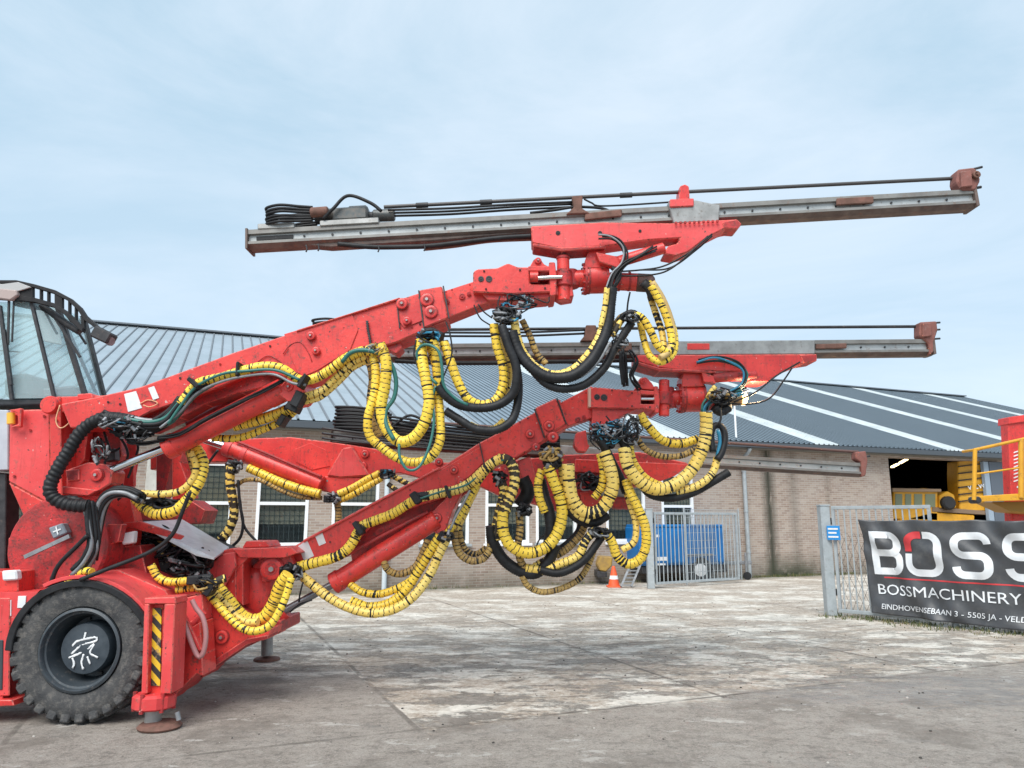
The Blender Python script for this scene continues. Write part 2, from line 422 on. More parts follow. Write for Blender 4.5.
    # slab joints of the concrete
    def joint(coord, period, off, w):
        f_ = mth('FRACT', mth('DIVIDE', mth('ADD', coord, off), period)); d = mth('ABSOLUTE', mth('SUBTRACT', f_, .5))
        return mr(d, .5 - w / period, .5 - w / period * .5)
    j = mth('MULTIPLY', mth('MAXIMUM', joint(rx, 3.3, 1.35, .035), joint(ry, 3.3, -.2, .035)), mr(ry, 6.7, 6.75))
    col = mix(mth('MULTIPLY', mth('MULTIPLY', j, mr(noise(1.7, 5), .35, .6)), .75), col, (.10, .085, .07))
    # damp silt right of centre
    dx = mth('POWER', mth('DIVIDE', mth('SUBTRACT', X, 4.9), 2.6), 2.0); dy = mth('POWER', mth('DIVIDE', mth('SUBTRACT', Y, 7.9), .75), 2.0)
    wet = mr(mth('ADD', mth('ADD', dx, dy), mth('MULTIPLY', mth('SUBTRACT', noise(2.6, 8, .7, (.5, 1.7, 1)), .5), 5.0)), 1.3, .3)
    wet = mth('MAXIMUM', mth('MULTIPLY', mth('MULTIPLY', wet, mr(noise(4, 9, .8, (.6, 1.3, 1), (3, 3, 0)), .42, .54)), .8), mth('MULTIPLY', mr(noise(1.1, 7, .7, (.6, 1.3, 1), (7, 3, 0)), .60, .66), .3))
    col = mix(mth('MULTIPLY', wet, .7), col, (.19, .18, .175))
    # moss and soil at the foot of the fence and the wall
    w2 = mth('SUBTRACT', mth('ADD', mth('MULTIPLY', X, -.371), mth('MULTIPLY', Y, .928)), 18.36)   # distance to the wall line
    moss = mth('MULTIPLY', mr(mth('ADD', w2, mth('MULTIPLY', noise(3, 6), .8)), -.5, .3), .8)
    col = mix(moss, col, (.06, .06, .035))
    L.new(col, b.inputs['Base Color'])
    ro = mr(wet, 0, 1, .85, .28); L.new(ro, b.inputs['Roughness'])
    bp = nn('ShaderNodeBump'); bp.inputs['Strength'].default_value = .8; bp.inputs['Distance'].default_value = .03
    L.new(mth('ADD', mth('ADD', fine, mth('MULTIPLY', mid, 1.2)), mth('MULTIPLY', cm, .5)), bp.inputs['Height']); L.new(bp.outputs[0], b.inputs['Normal'])
    return fin('ground', bm, m)
gd = ground(); tag(gd, None, None, kind='structure')

# small litter: leaves, pebbles
def litter():
    bm = bmesh.new(); rnd = random.Random(5)
    for i in range(700):
        x = rnd.uniform(-6, 8); y = rnd.uniform(5.2, 16); s = rnd.uniform(.004, .014)
        b2 = bmesh.new(); bmesh.ops.create_icosphere(b2, subdivisions=1, radius=s)
        bmesh.ops.scale(b2, vec=(1, rnd.uniform(.6, 1.2), .6), verts=b2.verts); bmesh.ops.translate(b2, vec=(x, y, s * .3), verts=b2.verts)
        mi = rnd.choice([0, 0, 1, 2])
        for f in b2.faces: f.material_index = mi
        merge(bm, b2)
    o = fin('gravel', bm, [mat('pebble', (.2, .18, .16), .9), mat('pebble_pale', (.5, .47, .43), .9), mat('pebble_dark', (.06, .055, .05), .9)])
    tag(o, 'loose pebbles and crumbs scattered over the yard', 'gravel', kind='stuff')
litter()

# ------------------------------------------------------------------ building
BX, BY = Vector((.9285, .3713, 0)), Vector((-.3713, .9285, 0))
B0 = Vector((2.4, 20.75, 0))
def Wp(s, d, z): return B0 + BX * s + BY * d + Vector((0, 0, z))
def wbox(s0, s1, d0, d1, z0, z1, mi=0, bev=0):
    rot = Matrix((BX, BY, Vector((0, 0, 1)))).transposed().to_4x4()
    return box_bm(Wp((s0 + s1) / 2, (d0 + d1) / 2, (z0 + z1) / 2), (s1 - s0, d1 - d0, z1 - z0), rot, bev, mi)
def px_s(px, hor=765.):
    r = (px - 512) / hor
    return (2.4 - 20.75 * r) / (.3713 * r - .9285)
def brick_mat():
    m = bpy.data.materials.new('grey_brown_brick'); m.use_nodes = True; t = m.node_tree; L = t.links; b = t.nodes['Principled BSDF']
    tc = t.nodes.new('ShaderNodeTexCoord'); mp = t.nodes.new('ShaderNodeMapping'); mp.vector_type = 'POINT'
    mp.inputs['Rotation'].default_value = (0, 0, -math.atan2(.3713, .9285))
    L.new(tc.outputs['Object'], mp.inputs[0]); sp = t.nodes.new('ShaderNodeSeparateXYZ'); L.new(mp.outputs[0], sp.inputs[0])
    cb = t.nodes.new('ShaderNodeCombineXYZ')
    ad = t.nodes.new('ShaderNodeMath'); ad.operation = 'ADD'; L.new(sp.outputs[0], ad.inputs[0]); L.new(sp.outputs[1], ad.inputs[1])
    L.new(ad.outputs[0], cb.inputs[0]); L.new(sp.outputs[2], cb.inputs[1])
    br = t.nodes.new('ShaderNodeTexBrick'); L.new(cb.outputs[0], br.inputs['Vector'])
    br.inputs['Color1'].default_value = (.25, .175, .14, 1); br.inputs['Color2'].default_value = (.38, .30, .245, 1); br.inputs['Mortar'].default_value = (.41, .37, .33, 1)
    br.inputs['Scale'].default_value = 1; br.inputs['Mortar Size'].default_value = .009; br.inputs['Mortar Smooth'].default_value = .3; br.inputs['Bias'].default_value = .1
    br.inputs['Brick Width'].default_value = .22; br.inputs['Row Height'].default_value = .066
    def nz(sc, scl, a, bb, loc=(0, 0, 0)):
        q = t.nodes.new('ShaderNodeMapping'); q.inputs['Scale'].default_value = scl; q.inputs['Location'].default_value = loc; L.new(cb.outputs[0], q.inputs[0])
        n = t.nodes.new('ShaderNodeTexNoise'); n.inputs['Scale'].default_value = sc; n.inputs['Detail'].default_value = 6; L.new(q.outputs[0], n.inputs[0])
        r = t.nodes.new('ShaderNodeMapRange'); r.inputs[1].default_value = a; r.inputs[2].default_value = bb; L.new(n.outputs[0], r.inputs[0]); return r.outputs[0]
    def mix(f, a, c):
        x = t.nodes.new('ShaderNodeMix'); x.data_type = 'RGBA'; L.new(f, x.inputs[0]); L.new(a, x.inputs[6]); x.inputs[7].default_value = (*c, 1); return x.outputs[2]
    def mm(op, a, c):
        n = t.nodes.new('ShaderNodeMath'); n.operation = op
        for i, v in enumerate((a, c)):
            if isinstance(v, (int, float)): n.inputs[i].default_value = v
            else: L.new(v, n.inputs[i])
        return n.outputs[0]
    col = mix(mm('MULTIPLY', nz(1.1, (1, 1, 1), .4, .7), .35), br.outputs[0], (.46, .42, .38))
    # long damp streaks beside the downpipe, algae at the foot
    loc0 = (Matrix.Rotation(-math.atan2(.3713, .9285), 4, 'Z') @ Wp(5.75, 0, 0)); u0 = loc0.x + loc0.y
    for du, w, k in ((.15, .34, 1.0), (1.1, .3, .35), (2.5, .2, .25)):
        g = mm('SUBTRACT', 1.0, mm('MINIMUM', 1.0, mm('DIVIDE', mm('ABSOLUTE', mm('SUBTRACT', sp.outputs[0], loc0.x + du), 0), w)))
        st = mm('MULTIPLY', mm('MULTIPLY', g, nz(4, (3, .5, 1), .2, .45)), k)
        col = mix(st, col, (.045, .045, .032))
    foot = t.nodes.new('ShaderNodeMapRange'); foot.inputs[1].default_value = .75; foot.inputs[2].default_value = .05; L.new(sp.outputs[2], foot.inputs[0])
    near = t.nodes.new('ShaderNodeMapRange'); near.inputs[1].default_value = 2.6; near.inputs[2].default_value = .3
    L.new(mm('ABSOLUTE', mm('SUBTRACT', sp.outputs[0], loc0.x + .9), 0), near.inputs[0])
    fm = mm('MULTIPLY', foot.outputs[0], mm('MAXIMUM', mm('MULTIPLY', near.outputs[0], 1.0), .45)); fm = mm('MULTIPLY', fm, nz(3, (1, 1, 1), .25, .5))
    col = mix(fm, col, (.04, .048, .025))
    L.new(col, b.inputs['Base Color']); b.inputs['Roughness'].default_value = .9
    bp = t.nodes.new('ShaderNodeBump'); bp.inputs['Strength'].default_value = .4; bp.inputs['Distance'].default_value = .006; bp.invert = True
    L.new(br.outputs['Fac'], bp.inputs['Height']); L.new(bp.outputs[0], b.inputs['Normal'])
    return m
BRICK = brick_mat()
def glass_mat(name, col, rough=.05, trans=None):
    m = bpy.data.materials.new(name); m.use_nodes = True; t = m.node_tree; b = t.nodes['Principled BSDF']
    b.inputs['Base Color'].default_value = (*col, 1); b.inputs['Roughness'].default_value = rough
    if trans is not None:
        tr = t.nodes.new('ShaderNodeBsdfTransparent'); tr.inputs[0].default_value = (*trans[1], 1)
        mx = t.nodes.new('ShaderNodeMixShader'); mx.inputs[0].default_value = trans[0]
        t.links.new(b.outputs[0], mx.inputs[1]); t.links.new(tr.outputs[0], mx.inputs[2]); t.links.new(mx.outputs[0], t.nodes['Material Output'].inputs[0])
    return m
PANE = glass_mat('window_glass', (.035, .045, .05), .06, (.78, (.86, .92, .92)))
bld = thing('warehouse', 'long brick warehouse with a ribbed metal roof, white windows and one open bay', 'building', Wp(0, 0, 0))
EAVE = 3.95; WT = .3
H = EAVE
win = []                                   # (s0, s1, z0, z1)
for s0, s1 in ((-14.2, -12.95), (-10.75, -9.5), (-8.98, -7.80), (-7.25, -6.12), (-5.05, -3.78), (-3.33, -2.1), (-1.9, -.70), (.22, 1.48), (2.03, 3.12)):
    win.append((s0, s1, 1.08, 2.98))
OP0, OP1 = px_s(900), px_s(1012)
bm = bmesh.new()
s = -26.0
for (a, b, z0, z1) in win:
    merge(bm, wbox(s, a, 0, WT, 0, H)); merge(bm, wbox(a, b, 0, WT, 0, z0)); merge(bm, wbox(a, b, 0, WT, z1, H)); s = b
merge(bm, wbox(s, OP0, 0, WT, 0, H)); merge(bm, wbox(OP0, OP1, 0, WT, H - .22, H)); merge(bm, wbox(OP1, 34, 0, WT, 0, H))
merge(bm, wbox(-26, -26 + WT, WT, 29, 0, H)); merge(bm, wbox(34 - WT, 34, WT, 29, 0, H)); merge(bm, wbox(-26, 34, 29, 29 + WT, 0, H))
fin('wall', bm, BRICK, bld)
DKCL = mat('bay_wall_shade', (.030, .038, .045), .6, col2=(.05, .06, .07), nscale=1)  # near-black walls: the dark inside of the bay is put into their colour
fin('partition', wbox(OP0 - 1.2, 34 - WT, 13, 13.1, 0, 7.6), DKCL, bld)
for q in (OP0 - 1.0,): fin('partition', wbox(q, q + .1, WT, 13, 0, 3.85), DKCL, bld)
INT = mat('interior_shade', (.30, .29, .27), .9)
fin('partition', wbox(-26 + WT, OP0 - 1.3, 5, 5.1, 0, 5.2), INT, bld)
# windows
MESHM = mat('window_bars', (.10, .11, .11), .6)
CURT = mat('inner_blind', (.58, .42, .28), .9, col2=(.42, .36, .30), nscale=1.4)
for i, (a, b, z0, z1) in enumerate(win):
    fr = bmesh.new(); f = .075
    for q in ((a, b, z0, z0 + f), (a, b, z1 - f, z1), (a, a + f, z0 + f, z1 - f), (b - f, b, z0 + f, z1 - f), (a + f, b - f, 2.02, 2.02 + f)):
        merge(fr, wbox(q[0], q[1], -.02, .09, q[2], q[3], 0, .004))
    w_ = fin('window', fr, WFRAME, bld)
    bm = wbox(a + f, b - f, .05, .06, z0 + f, 2.02); merge(bm, wbox(a + f, b - f, .05, .06, 2.02 + f, z1 - f)); fin('pane', bm, PANE, w_)
    fin('sill', wbox(a - .06, b + .06, -.09, -.022, z0 - .07, z0 - .003, 0, .005), WFRAME if i % 2 else GALV, w_)
    g = bmesh.new()                         # wire security grid inside the glass
    n = 9
    for k in range(1, n): x = a + f + (b - a - 2 * f) * k / n; merge(g, wbox(x - .006, x + .006, .075, .085, z0 + f, z1 - f))
    for k in range(1, 14): z = z0 + f + (z1 - z0 - 2 * f) * k / 14; merge(g, wbox(a + f, b - f, .086, .096, z - .005, z + .005))
    fin('wire_grid', g, MESHM, w_)
    fin('blind', wbox(a + f, b - f, .105, .115, z0 + [.42, .3, .5][i % 3], z1 - .1), CURT, w_)
# pale door panel near the left
fin('side_door', wbox(px_s(136), px_s(158), -.05, -.004, .03, 3.2, 0, .01), mat('pale_door_paint', (.58, .57, .52), .7, col2=(.48, .46, .42), nscale=6, dirt=(.3, .28, .24), dscale=12), bld)
# plinth
# roof with standing ribs
PIT = math.tan(R(20)); DR = 14.5
def roofz(d): return EAVE + .06 + (d + .35) * PIT
def roof_mat(name, c1, c2):
    return mat(name, c1, .45, .25, col2=c2, nscale=.8, dirt=tuple(x * .7 for x in c1), dscale=3, dlo=.5, dhi=.8)
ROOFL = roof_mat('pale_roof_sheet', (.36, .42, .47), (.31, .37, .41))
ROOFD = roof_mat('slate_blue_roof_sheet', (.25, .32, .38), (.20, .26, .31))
SKYL = mat('skylight_sheet', (.58, .63, .65), .5, col2=(.44, .49, .50), nscale=1.2, dirt=(.36, .40, .40), dscale=5)
SEAM = mat('roof_seam', (.15, .17, .19), .6)
RIBSHADE = mat('rib_side_shade', (.08, .105, .125), .6)  # darker tone for the rib sides, their shading put into the colour
strips = [2.4 + 5.72 * k for k in range(-2, 6)]
def roof_side(front=True):
    bm = bmesh.new()
    d0, d1 = -.35, DR
    prof = []
    s = -26.5
    while s < 34.5:
        left = s < -3.6
        p = .36 if left else .2
        rib = .030 if left else .030
        inn = any(abs((s + p / 2) - q) < .5 for q in strips if q > 0) or (-1.2 < s < 0 and False)
        body = 2 if inn else (0 if left else 1); sm = 3 if left else 4
        if inn: sm = 2
        prof += [(s, 0, body), (s + p - 2.2 * rib, 0, body), (s + p - 1.8 * rib, .035, sm), (s + p - .6 * rib, .035, sm)]
        s += p
    prof.append((s, 0, 1))
    def pt(s_, dd, h):
        if front: z = roofz(dd)
        else: z = roofz(DR) - (dd - DR) * PIT
        return Wp(s_, dd, z + h)
    ds = [d0, d1] if front else [DR, 2 * DR + .6]
    A = [[bm.verts.new(pt(s_, dd, h)) for (s_, h, _) in prof] for dd in ds]
    U = [[bm.verts.new(pt(s_, dd, -.08)) for s_ in (prof[0][0], prof[-1][0])] for dd in ds]
    for i in range(len(prof) - 1):
        f = bm.faces.new((A[0][i], A[0][i + 1], A[1][i + 1], A[1][i]))
        _, h0, m0 = prof[i]; m1 = prof[i + 1][2]
        h1_ = prof[i + 1][1]
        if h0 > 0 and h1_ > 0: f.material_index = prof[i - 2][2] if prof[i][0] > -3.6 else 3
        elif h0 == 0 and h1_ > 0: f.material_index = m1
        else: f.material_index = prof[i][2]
    f = bm.faces.new((U[0][0], U[0][1], U[1][1], U[1][0])); f.material_index = 3
    return bm
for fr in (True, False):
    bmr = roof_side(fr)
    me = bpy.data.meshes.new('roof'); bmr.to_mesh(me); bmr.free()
    for m_ in (ROOFL, ROOFD, SKYL, SEAM, RIBSHADE): me.materials.append(m_)
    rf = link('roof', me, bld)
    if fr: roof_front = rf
fin('ridge_cap', bar_bm(Wp(-26.5, DR, roofz(DR) + .05), Wp(34.5, DR, roofz(DR) + .05), .5, .06), SEAM, bld)
fin('gutter', wbox(-26.5, 34.5, -.52, -.36, EAVE - .14, EAVE + .02, 0, .01), mat('dark_gutter', (.085, .10, .115), .5, .3), bld)
fin('fascia', wbox(-26.5, 34.5, -.355, .0, EAVE - .16, EAVE - .10), mat('fascia_boards', (.20, .19, .17), .8), bld)
# gable triangles
for ss in (-26, 34 - WT):
    fin('gable', prism_bm([Wp(ss, 0, EAVE - .05), Wp(ss, 2 * DR, EAVE - .05), Wp(ss, DR, roofz(DR) - .1)], WT, 0, BX), BRICK, bld)
# downpipes
def downpipe(s, pale=False):
    bm = cyl_bm(Wp(s, -.10, .0), Wp(s, -.10, 3.3), .06, seg=14); merge(bm, tube_bm([Wp(s, -.10, 3.28), Wp(s, -.12, 3.5), Wp(s, -.35, 3.68), Wp(s, -.44, 3.8)], .06, 12, .04))
    for z in (.7, 1.9, 3.1): merge(bm, cyl_bm(Wp(s, -.10, z), Wp(s, -.10, z + .05), .072, seg=14))
    fin('downpipe', bm, GALV if not pale else mat('pale_pipe', (.55, .62, .66), .5), bld, smooth=True)
downpipe(px_s(745) + .12); downpipe(px_s(383), True)
# thin white vent pipe standing on the roof edge
vp = bmesh.new(); merge(vp, cyl_bm(Wp(4.75, -.05, roofz(-.05) - .05), Wp(4.75, -.05, roofz(0) + 1.0), .03, seg=10)); merge(vp, box_bm(Wp(4.75, -.05, roofz(0) + 1.02), (.22, .08, .05)))
fin('vent_pipe', vp, WFRAME, bld)
# right side door post and sliding door panel
fin('door_post', wbox(px_s(994), px_s(999), -.14, -.004, 0, EAVE - .24, 0, .01), mat('blue_grey_post', (.30, .37, .45), .5), bld)
fin('sliding_door', wbox(px_s(1000), px_s(1014), -.13, -.07, 0.02, EAVE - .24, 0, .01), mat('dark_door_sheet', (.10, .12, .15), .5), bld)
# strip lamps inside
LAMP = mat('warm_tube', (1, .8, .5), .5, emit=((1, .72, .38), 3.0))
for (x0, y0, x1, y1) in ((892, 467, 898, 464), (900, 463, 907, 459)):
    a, b = P(x0, y0, 28.5), P(x1, y1, 29.2 + (x1 - 900) * .02)
    fin('strip_lamp', bar_bm(a, b, .10, .06), LAMP, bld)

# ------------------------------------------------------------------ machinery inside the open bay
ld = thing('excavator', 'yellow excavator with folded boom parked inside the open warehouse bay', 'excavator', (P(940, 519, 26.5).x, 26.5, 0))
YB = 26.5
def yp(pts): return PP(pts, YB)
fin('cab', prism_bm(yp([(893, 490), (893, 519), (938, 521), (938, 490), (925, 488)]), 1.6, .03), YPAINT, ld)
for (a, b) in ((895, 902), (905, 911), (914, 922), (925, 935)):
    fin('window', prism_bm([v + Vector((0, -.02, 0)) for v in yp([(a, 494), (b, 494), (b, 507), (a, 507)])], .05, 0), glass_mat('cab_glass_%d' % a, (.20, .22, .13), .1), ld)
fin('cab_roof', prism_bm([v + Vector((0, -.1, 0)) for v in yp([(891, 488), (940, 489), (940, 492), (891, 492)])], 1.9, .02), mat('brown_roof', (.36, .24, .15), .7), ld)
fin('body', prism_bm(yp([(932, 512), (975, 515), (975, 540), (890, 545), (890, 522)]), 2.2, .04), YPAINT, ld)
fin('body', prism_bm([v + Vector((0, -.03, 0)) for v in yp([(932, 507), (988, 511), (988, 515), (932, 511.5)])], 2.3, .01), mat('brown_deck', (.22, .15, .10), .8), ld)
fin('boom', prism_bm(yp([(958, 461), (981, 459), (984, 480), (986, 511), (960, 511), (958, 480)]), .7, .03), YPAINT, ld)
for k in range(6):
    y0 = 466 + k * 7
    fin('boom_rib', prism_bm([v + Vector((0, -.06, 0)) for v in yp([(958, y0), (984, y0 - 3), (984, y0 - 2), (958, y0 + 1.2)])], .06, 0), DARK, ld)
fin('engine_cover', prism_bm([v + Vector((0, -.1, 0)) for v in yp([(938, 496), (946, 491), (953, 495), (955, 508), (938, 508)])], 1., .03), YPAINT, ld)
fin('counterweight', lathe_bm([(.01, 0), (.18, 0), (.24, .06), (.24, .3), (.01, .3)], P(950, 503, 26.2), 'Y', 20), DARK, ld, smooth=True)
for xx in (900, 960):
    fin('wheel', lathe_bm([(.2, 0), (.5, .02), (.56, .08), (.56, .4), (.2, .42)], (P(xx, 540, YB).x, YB - .1, .56), 'Y', 24), BLK, ld, smooth=True)
mt = Matrix.Translation(P(967, 490, YB) + Vector((0, -.10, 0))) @ Matrix.Rotation(R(90), 4, 'X') @ Matrix.Rotation(R(8), 4, 'Z')
for k_, ch_ in enumerate('VOLVO'):
    text_mesh(ch_, .185, WHITE, 'letter', mt @ Matrix.Translation((k_ * .128, 0, 0)), ld, sx=1.0, offs=.006)

# ------------------------------------------------------------------ compressor trailer, cone, ramp behind the left gate
def trailer():
    Y = 20.3
    t = thing('compressor_trailer', 'bright blue site compressor trailer parked behind the barred gate', 'trailer', (P(690, 585, Y).x, Y, 0))
    bl = mat('blue_panel', (.008, .17, .46), .4, col2=(.01, .13, .37), nscale=3)
    x0, x1 = P(640, 540, Y).x, P(733, 540, Y).x
    zt = P(680, 526, Y).z; zb = P(680, 566, Y).z
    ax = Vector((.94, .30, 0)); ay = Vector((-.30, .94, 0)); o = Vector((x0, Y, 0)); Lx = (x1 - x0) / .94
    rot = Matrix((ax, ay, Vector((0, 0, 1)))).transposed().to_4x4()
    def bb(a0, a1, b0, b1, z0, z1, bev=.02): return box_bm(o + ax * (a0 + a1) / 2 + ay * (b0 + b1) / 2 + Vector((0, 0, (z0 + z1) / 2)), (a1 - a0, b1 - b0, z1 - z0), rot, bev)
    fin('canopy', bb(0, Lx, 0, .95, zb, zt, .06), bl, t)
    fin('canopy_lid', bb(.03, Lx - .03, -.015, .9, zt - .04, zt + .035, .02), bl, t)
    for k in range(1, 4): fin('door_panel', bb(.08 + (Lx - .1) * (k - 1) / 3, (Lx - .1) * k / 3, -.012, 0.02, zb + .08, zt - .12, .008), bl, t)
    fin('chassis', bb(.1, Lx + .1, .1, .85, zb - .22, zb - .01), BLKM, t)
    fin('drawbar', bb(Lx, Lx + 1.15, .4, .52, .42, .52), GREY, t); fin('jockey_wheel', lathe_bm([(.03, 0), (.11, 0), (.11, .07), (.03, .07)], o + ax * (Lx + .9) + ay * .3 + Vector((0, 0, .11)), 'Y', 16), BLK, t, smooth=True)
    fin('hitch', cyl_bm(o + ax * (Lx + .9) + ay * .35 + Vector((0, 0, .12)), o + ax * (Lx + .9) + ay * .35 + Vector((0, 0, .75)), .03), GREY, t)
    wx = o + ax * (Lx * .68) + Vector((0, 0, .33))
    fin('wheel', lathe_bm([(.2, 0), (.31, .01), (.34, .05), (.34, .17), (.2, .19)], wx + ay * -.05, 'Y', 26), BLK, t, smooth=True)
    fin('rim', lathe_bm([(.02, -.01), (.12, -.01), (.2, .02), (.21, .12), (.02, .12)], wx + ay * -.06, 'Y', 22), WHITE, t, smooth=True)
    fin('mudguard', bb(Lx * .68 - .42, Lx * .68 + .42, -.12, .2, .72, .76, .015), GREY, t)
    for (a, z, w, h) in ((.42, zt - .30, .16, .07), (.45, zt - .92, .34, .10), (.50, zt - 1.04, .24, .05)):
        fin('decal', bb(a, a + w, -.020, -.013, z, z + h, 0), WHITE, t)
    fin('air_grille', bb(.1, .5, -.022, -.013, zb + .12, zb + .5, 0), DARK, t)
trailer()
def cone():
    Y = 19.4; c = P(614, 586, Y); c.z = 0
    o = thing('traffic_cone', 'small orange traffic cone with pale bands standing by the warehouse wall', 'traffic cone', c)
    h = P(614, 566, Y).z
    fin('cone_body', lathe_bm([(.15, .03), (.11, h * .38), (.095, h * .55), (.075, h * .72), (.035, h), (.01, h)], c, 'Z', 20), ORANGE, o, smooth=True)
    fin('reflective_band', lathe_bm([(.116, h * .38), (.099, h * .55)], c, 'Z', 20), WHITE, o, smooth=True)
    fin('cone_base', box_bm(c + Vector((0, 0, .018)), (.36, .36, .034), bev=.01), ORANGE, o)
cone()
def ramp():
    Y = 19.2; o = thing('loading_ramp', 'grey steel loading ramp leaning beside the blue trailer', 'ramp', Vector((P(626, 588, Y).x, Y, 0)))
    a, b = P(625, 590, Y), P(634, 565, Y + .3); a.z = .03
    for dx in (-.1, .16):
        fin('side_rail', bar_bm(a + Vector((dx, 0, 0)), b + Vector((dx, 0, 0)), .05, .06, (0, -1, .2)), GREY, o)
    for k in range(6):
        q = a.lerp(b, (k + .4) / 6); fin('rung', bar_bm(q + Vector((-.1, 0, 0)), q + Vector((.16, 0, 0)), .04, .03), GREY, o)
ramp()
def attachment():
    Y = 20.0; o = thing('digger_bucket', 'small yellow digger bucket on the ground left of the traffic cone', 'bucket', Vector((P(597, 575, Y).x, Y, 0)))
    fin('shell', prism_bm(PP([(600, 556), (613, 557), (612, 566), (606, 572), (600, 571), (597, 565)], Y), .5, .03), bpy.data.materials['brown_bucket'] if 'brown_bucket' in bpy.data.materials else mat('brown_bucket', (.42, .26, .05), .6, col2=(.25, .16, .06), nscale=6), o)
    fin('cutting_edge', prism_bm([v + Vector((0, -.03, 0)) for v in PP([(597, 571), (607, 572), (607, 577), (597, 577)], Y)], .76, .01), BLKM, o)
attachment()

# ------------------------------------------------------------------ gates, posts, banner
def post(name, lab, px, py, Y, grp='galvanised gate posts', w=.17):
    c = P(px, py, Y); c.z = 0; o = thing(name, lab, 'gate post', c, grp)
    fin('shaft', box_bm(c + Vector((0, 0, .965)), (w, w, 1.93), bev=.008), GALV, o)
    fin('cap', box_bm(c + Vector((0, 0, 1.945)), (w + .015, w + .015, .028), bev=.006), GALV, o)
    for z in (.35, 1.6): fin('hinge', cyl_bm(c + Vector((w / 2 + .02, -.03, z)), c + Vector((w / 2 + .02, -.03, z + .12)), .022, seg=10), BLKM, o)
    return c
pl_ = post('gate_post', 'square galvanised gate post beside the blue compressor trailer', 651, 588, 19.0)
pr_ = post('gate_post', 'square galvanised gate post carrying a small blue sign, left of the banner', 831, 615, 13.76)
def gate(name, lab, A, B, h0, h1, n, grp='barred gate leaves', mesh=True):
    A, B = Vector(A), Vector(B); d = (B - A).normalized(); L = (B - A).length
    o = thing(name, lab, 'gate', A, grp)
    def at(t, z): return A + d * t + Vector((0, 0, z))
    fr = bmesh.new()
    for q in ((at(0, h0), at(L, h0), ), (at(0, h1), at(L, h1))): merge(fr, bar_bm(q[0], q[1], .05, .06, bev=.005))
    for t in (.025, L - .025): merge(fr, bar_bm(at(t, h0 + .031), at(t, h1 - .031), .05, .05, d, bev=.004))
    fin('frame', fr, GALV, o)
    for k in range(1, n):
        t = L * k / n
        fin('bar', cyl_bm(at(t, h0 + .03), at(t, h1 - .03), .013, seg=8), GALV, o, smooth=True)
    return o, at, L, d
gate('gate', 'barred galvanised gate leaf standing open in front of the blue trailer', pl_ + Vector((.13, .02, 0)), Vector((6.15, 20.62, 0)), .12, 1.84, 22)
# wire panel reaching from that leaf to the wall
_m = bmesh.new(); A = Vector((4.6, 20.1, 0)); B = Vector((6.55, 21.75, 0))
for k in range(34): q = A.lerp(B, k / 33); merge(_m, cyl_bm(q + Vector((0, 0, .1)), q + Vector((0, 0, 1.95)), .005, seg=5))
for k in range(10): z = .1 + 1.85 * k / 9; merge(_m, cyl_bm(A + Vector((0, 0, z)), B + Vector((0, 0, z)), .006, seg=5))
for q in (A, B): merge(_m, cyl_bm(q, q + Vector((0, 0, 2.0)), .025, seg=8))
o = fin('wire_fence_panel', _m, GALV); tag(o, 'thin wire mesh fence panel between the blue trailer and the downpipe', 'fence')

FD = Vector((.658, -.753, 0)).normalized(); FN = Vector((-.753, -.658, 0)).normalized()   # along the fence, toward the camera
F0 = Vector((5.73, 13.76, 0))
g2, at2, L2, _ = gate('gate', 'barred galvanised gate leaf half hidden behind the black banner', F0 + FD * .13, F0 + FD * 1.80, .10, 1.90, 15)
g = bmesh.new()                                # lozenge wire on the lower part of the leaf
for k in range(-10, 20):
    for sgn in (1, -1):
        t0 = k * .12; z0, z1 = .13, 1.45
        pts = []
        ta, tb = t0, t0 + sgn * (z1 - z0) * .45
        u0, u1 = 0, 1
        lo, hi = .03, L2 - .03
        def cl(u): return ta + (tb - ta) * u
        # clip
        us = sorted([max(0, min(1, (lo - ta) / (tb - ta))), max(0, min(1, (hi - ta) / (tb - ta)))])
        if us[1] - us[0] < .05: continue
        if not (lo - .01 <= cl((us[0] + us[1]) / 2) <= hi + .01): continue
        merge(g, cyl_bm(at2(cl(us[0]), z0 + (z1 - z0) * us[0]) - FN * .02, at2(cl(us[1]), z0 + (z1 - z0) * us[1]) - FN * .02, .003, seg=4))
fin('lozenge_wire', g, BLKM, g2)
# the fence run behind the rest of the banner
fe = thing('steel_fence', 'galvanised fence run carrying the black banner at the right', 'fence', F0 + FD * 1.95)
for k in range(4):
    q = F0 + FD * (2.0 + k * 1.5); fin('fence_post', box_bm(q + Vector((0, 0, .82)), (.07, .07, 1.64), bev=.005), GALV, fe)
for z in (.15, 1.60): fin('fence_rail', bar_bm(F0 + FD * 2.0 + Vector((0, 0, z)) - FN * .04, F0 + FD * 6.5 + Vector((0, 0, z)) - FN * .04, .04, .05), GALV, fe)
# banner
BW = 5.0; TL = .66
def bt(t, z, off=0.0):
    """a point of the hanging cloth: t metres along the fence, z up, off proud of the cloth"""
    f = (z - .1) / 1.6
    x = t + .10 * (1 - f) * max(0, 1 - (t - TL) / 1.2)
    w = .030 * math.sin(t * 3.1 + z * 2.0) + .022 * math.sin(t * 7.3 - z * 5.2 + 1) + .030 * math.sin(z * 4.1 + t * 1.1) * (1 - f) + .010 * math.sin(t * 15 + z * 9)
    w += .016 * math.sin(t * 11 + z * 7 + 2 * math.sin(z * 5)) + .012 * math.sin(t * 5 - z * 12)
    w += .045 * math.exp(-((t - TL) * 2.2 - (1.7 - z) * 1.5) ** 2 * 6) * (1)
    sag = -.022 * abs(math.sin((t - TL) * math.pi / .9)) * f ** 6
    return F0 + FD * x + FN * (.10 + w + off) + Vector((0, 0, z + sag))
bm = bmesh.new(); nx, nz = 200, 60
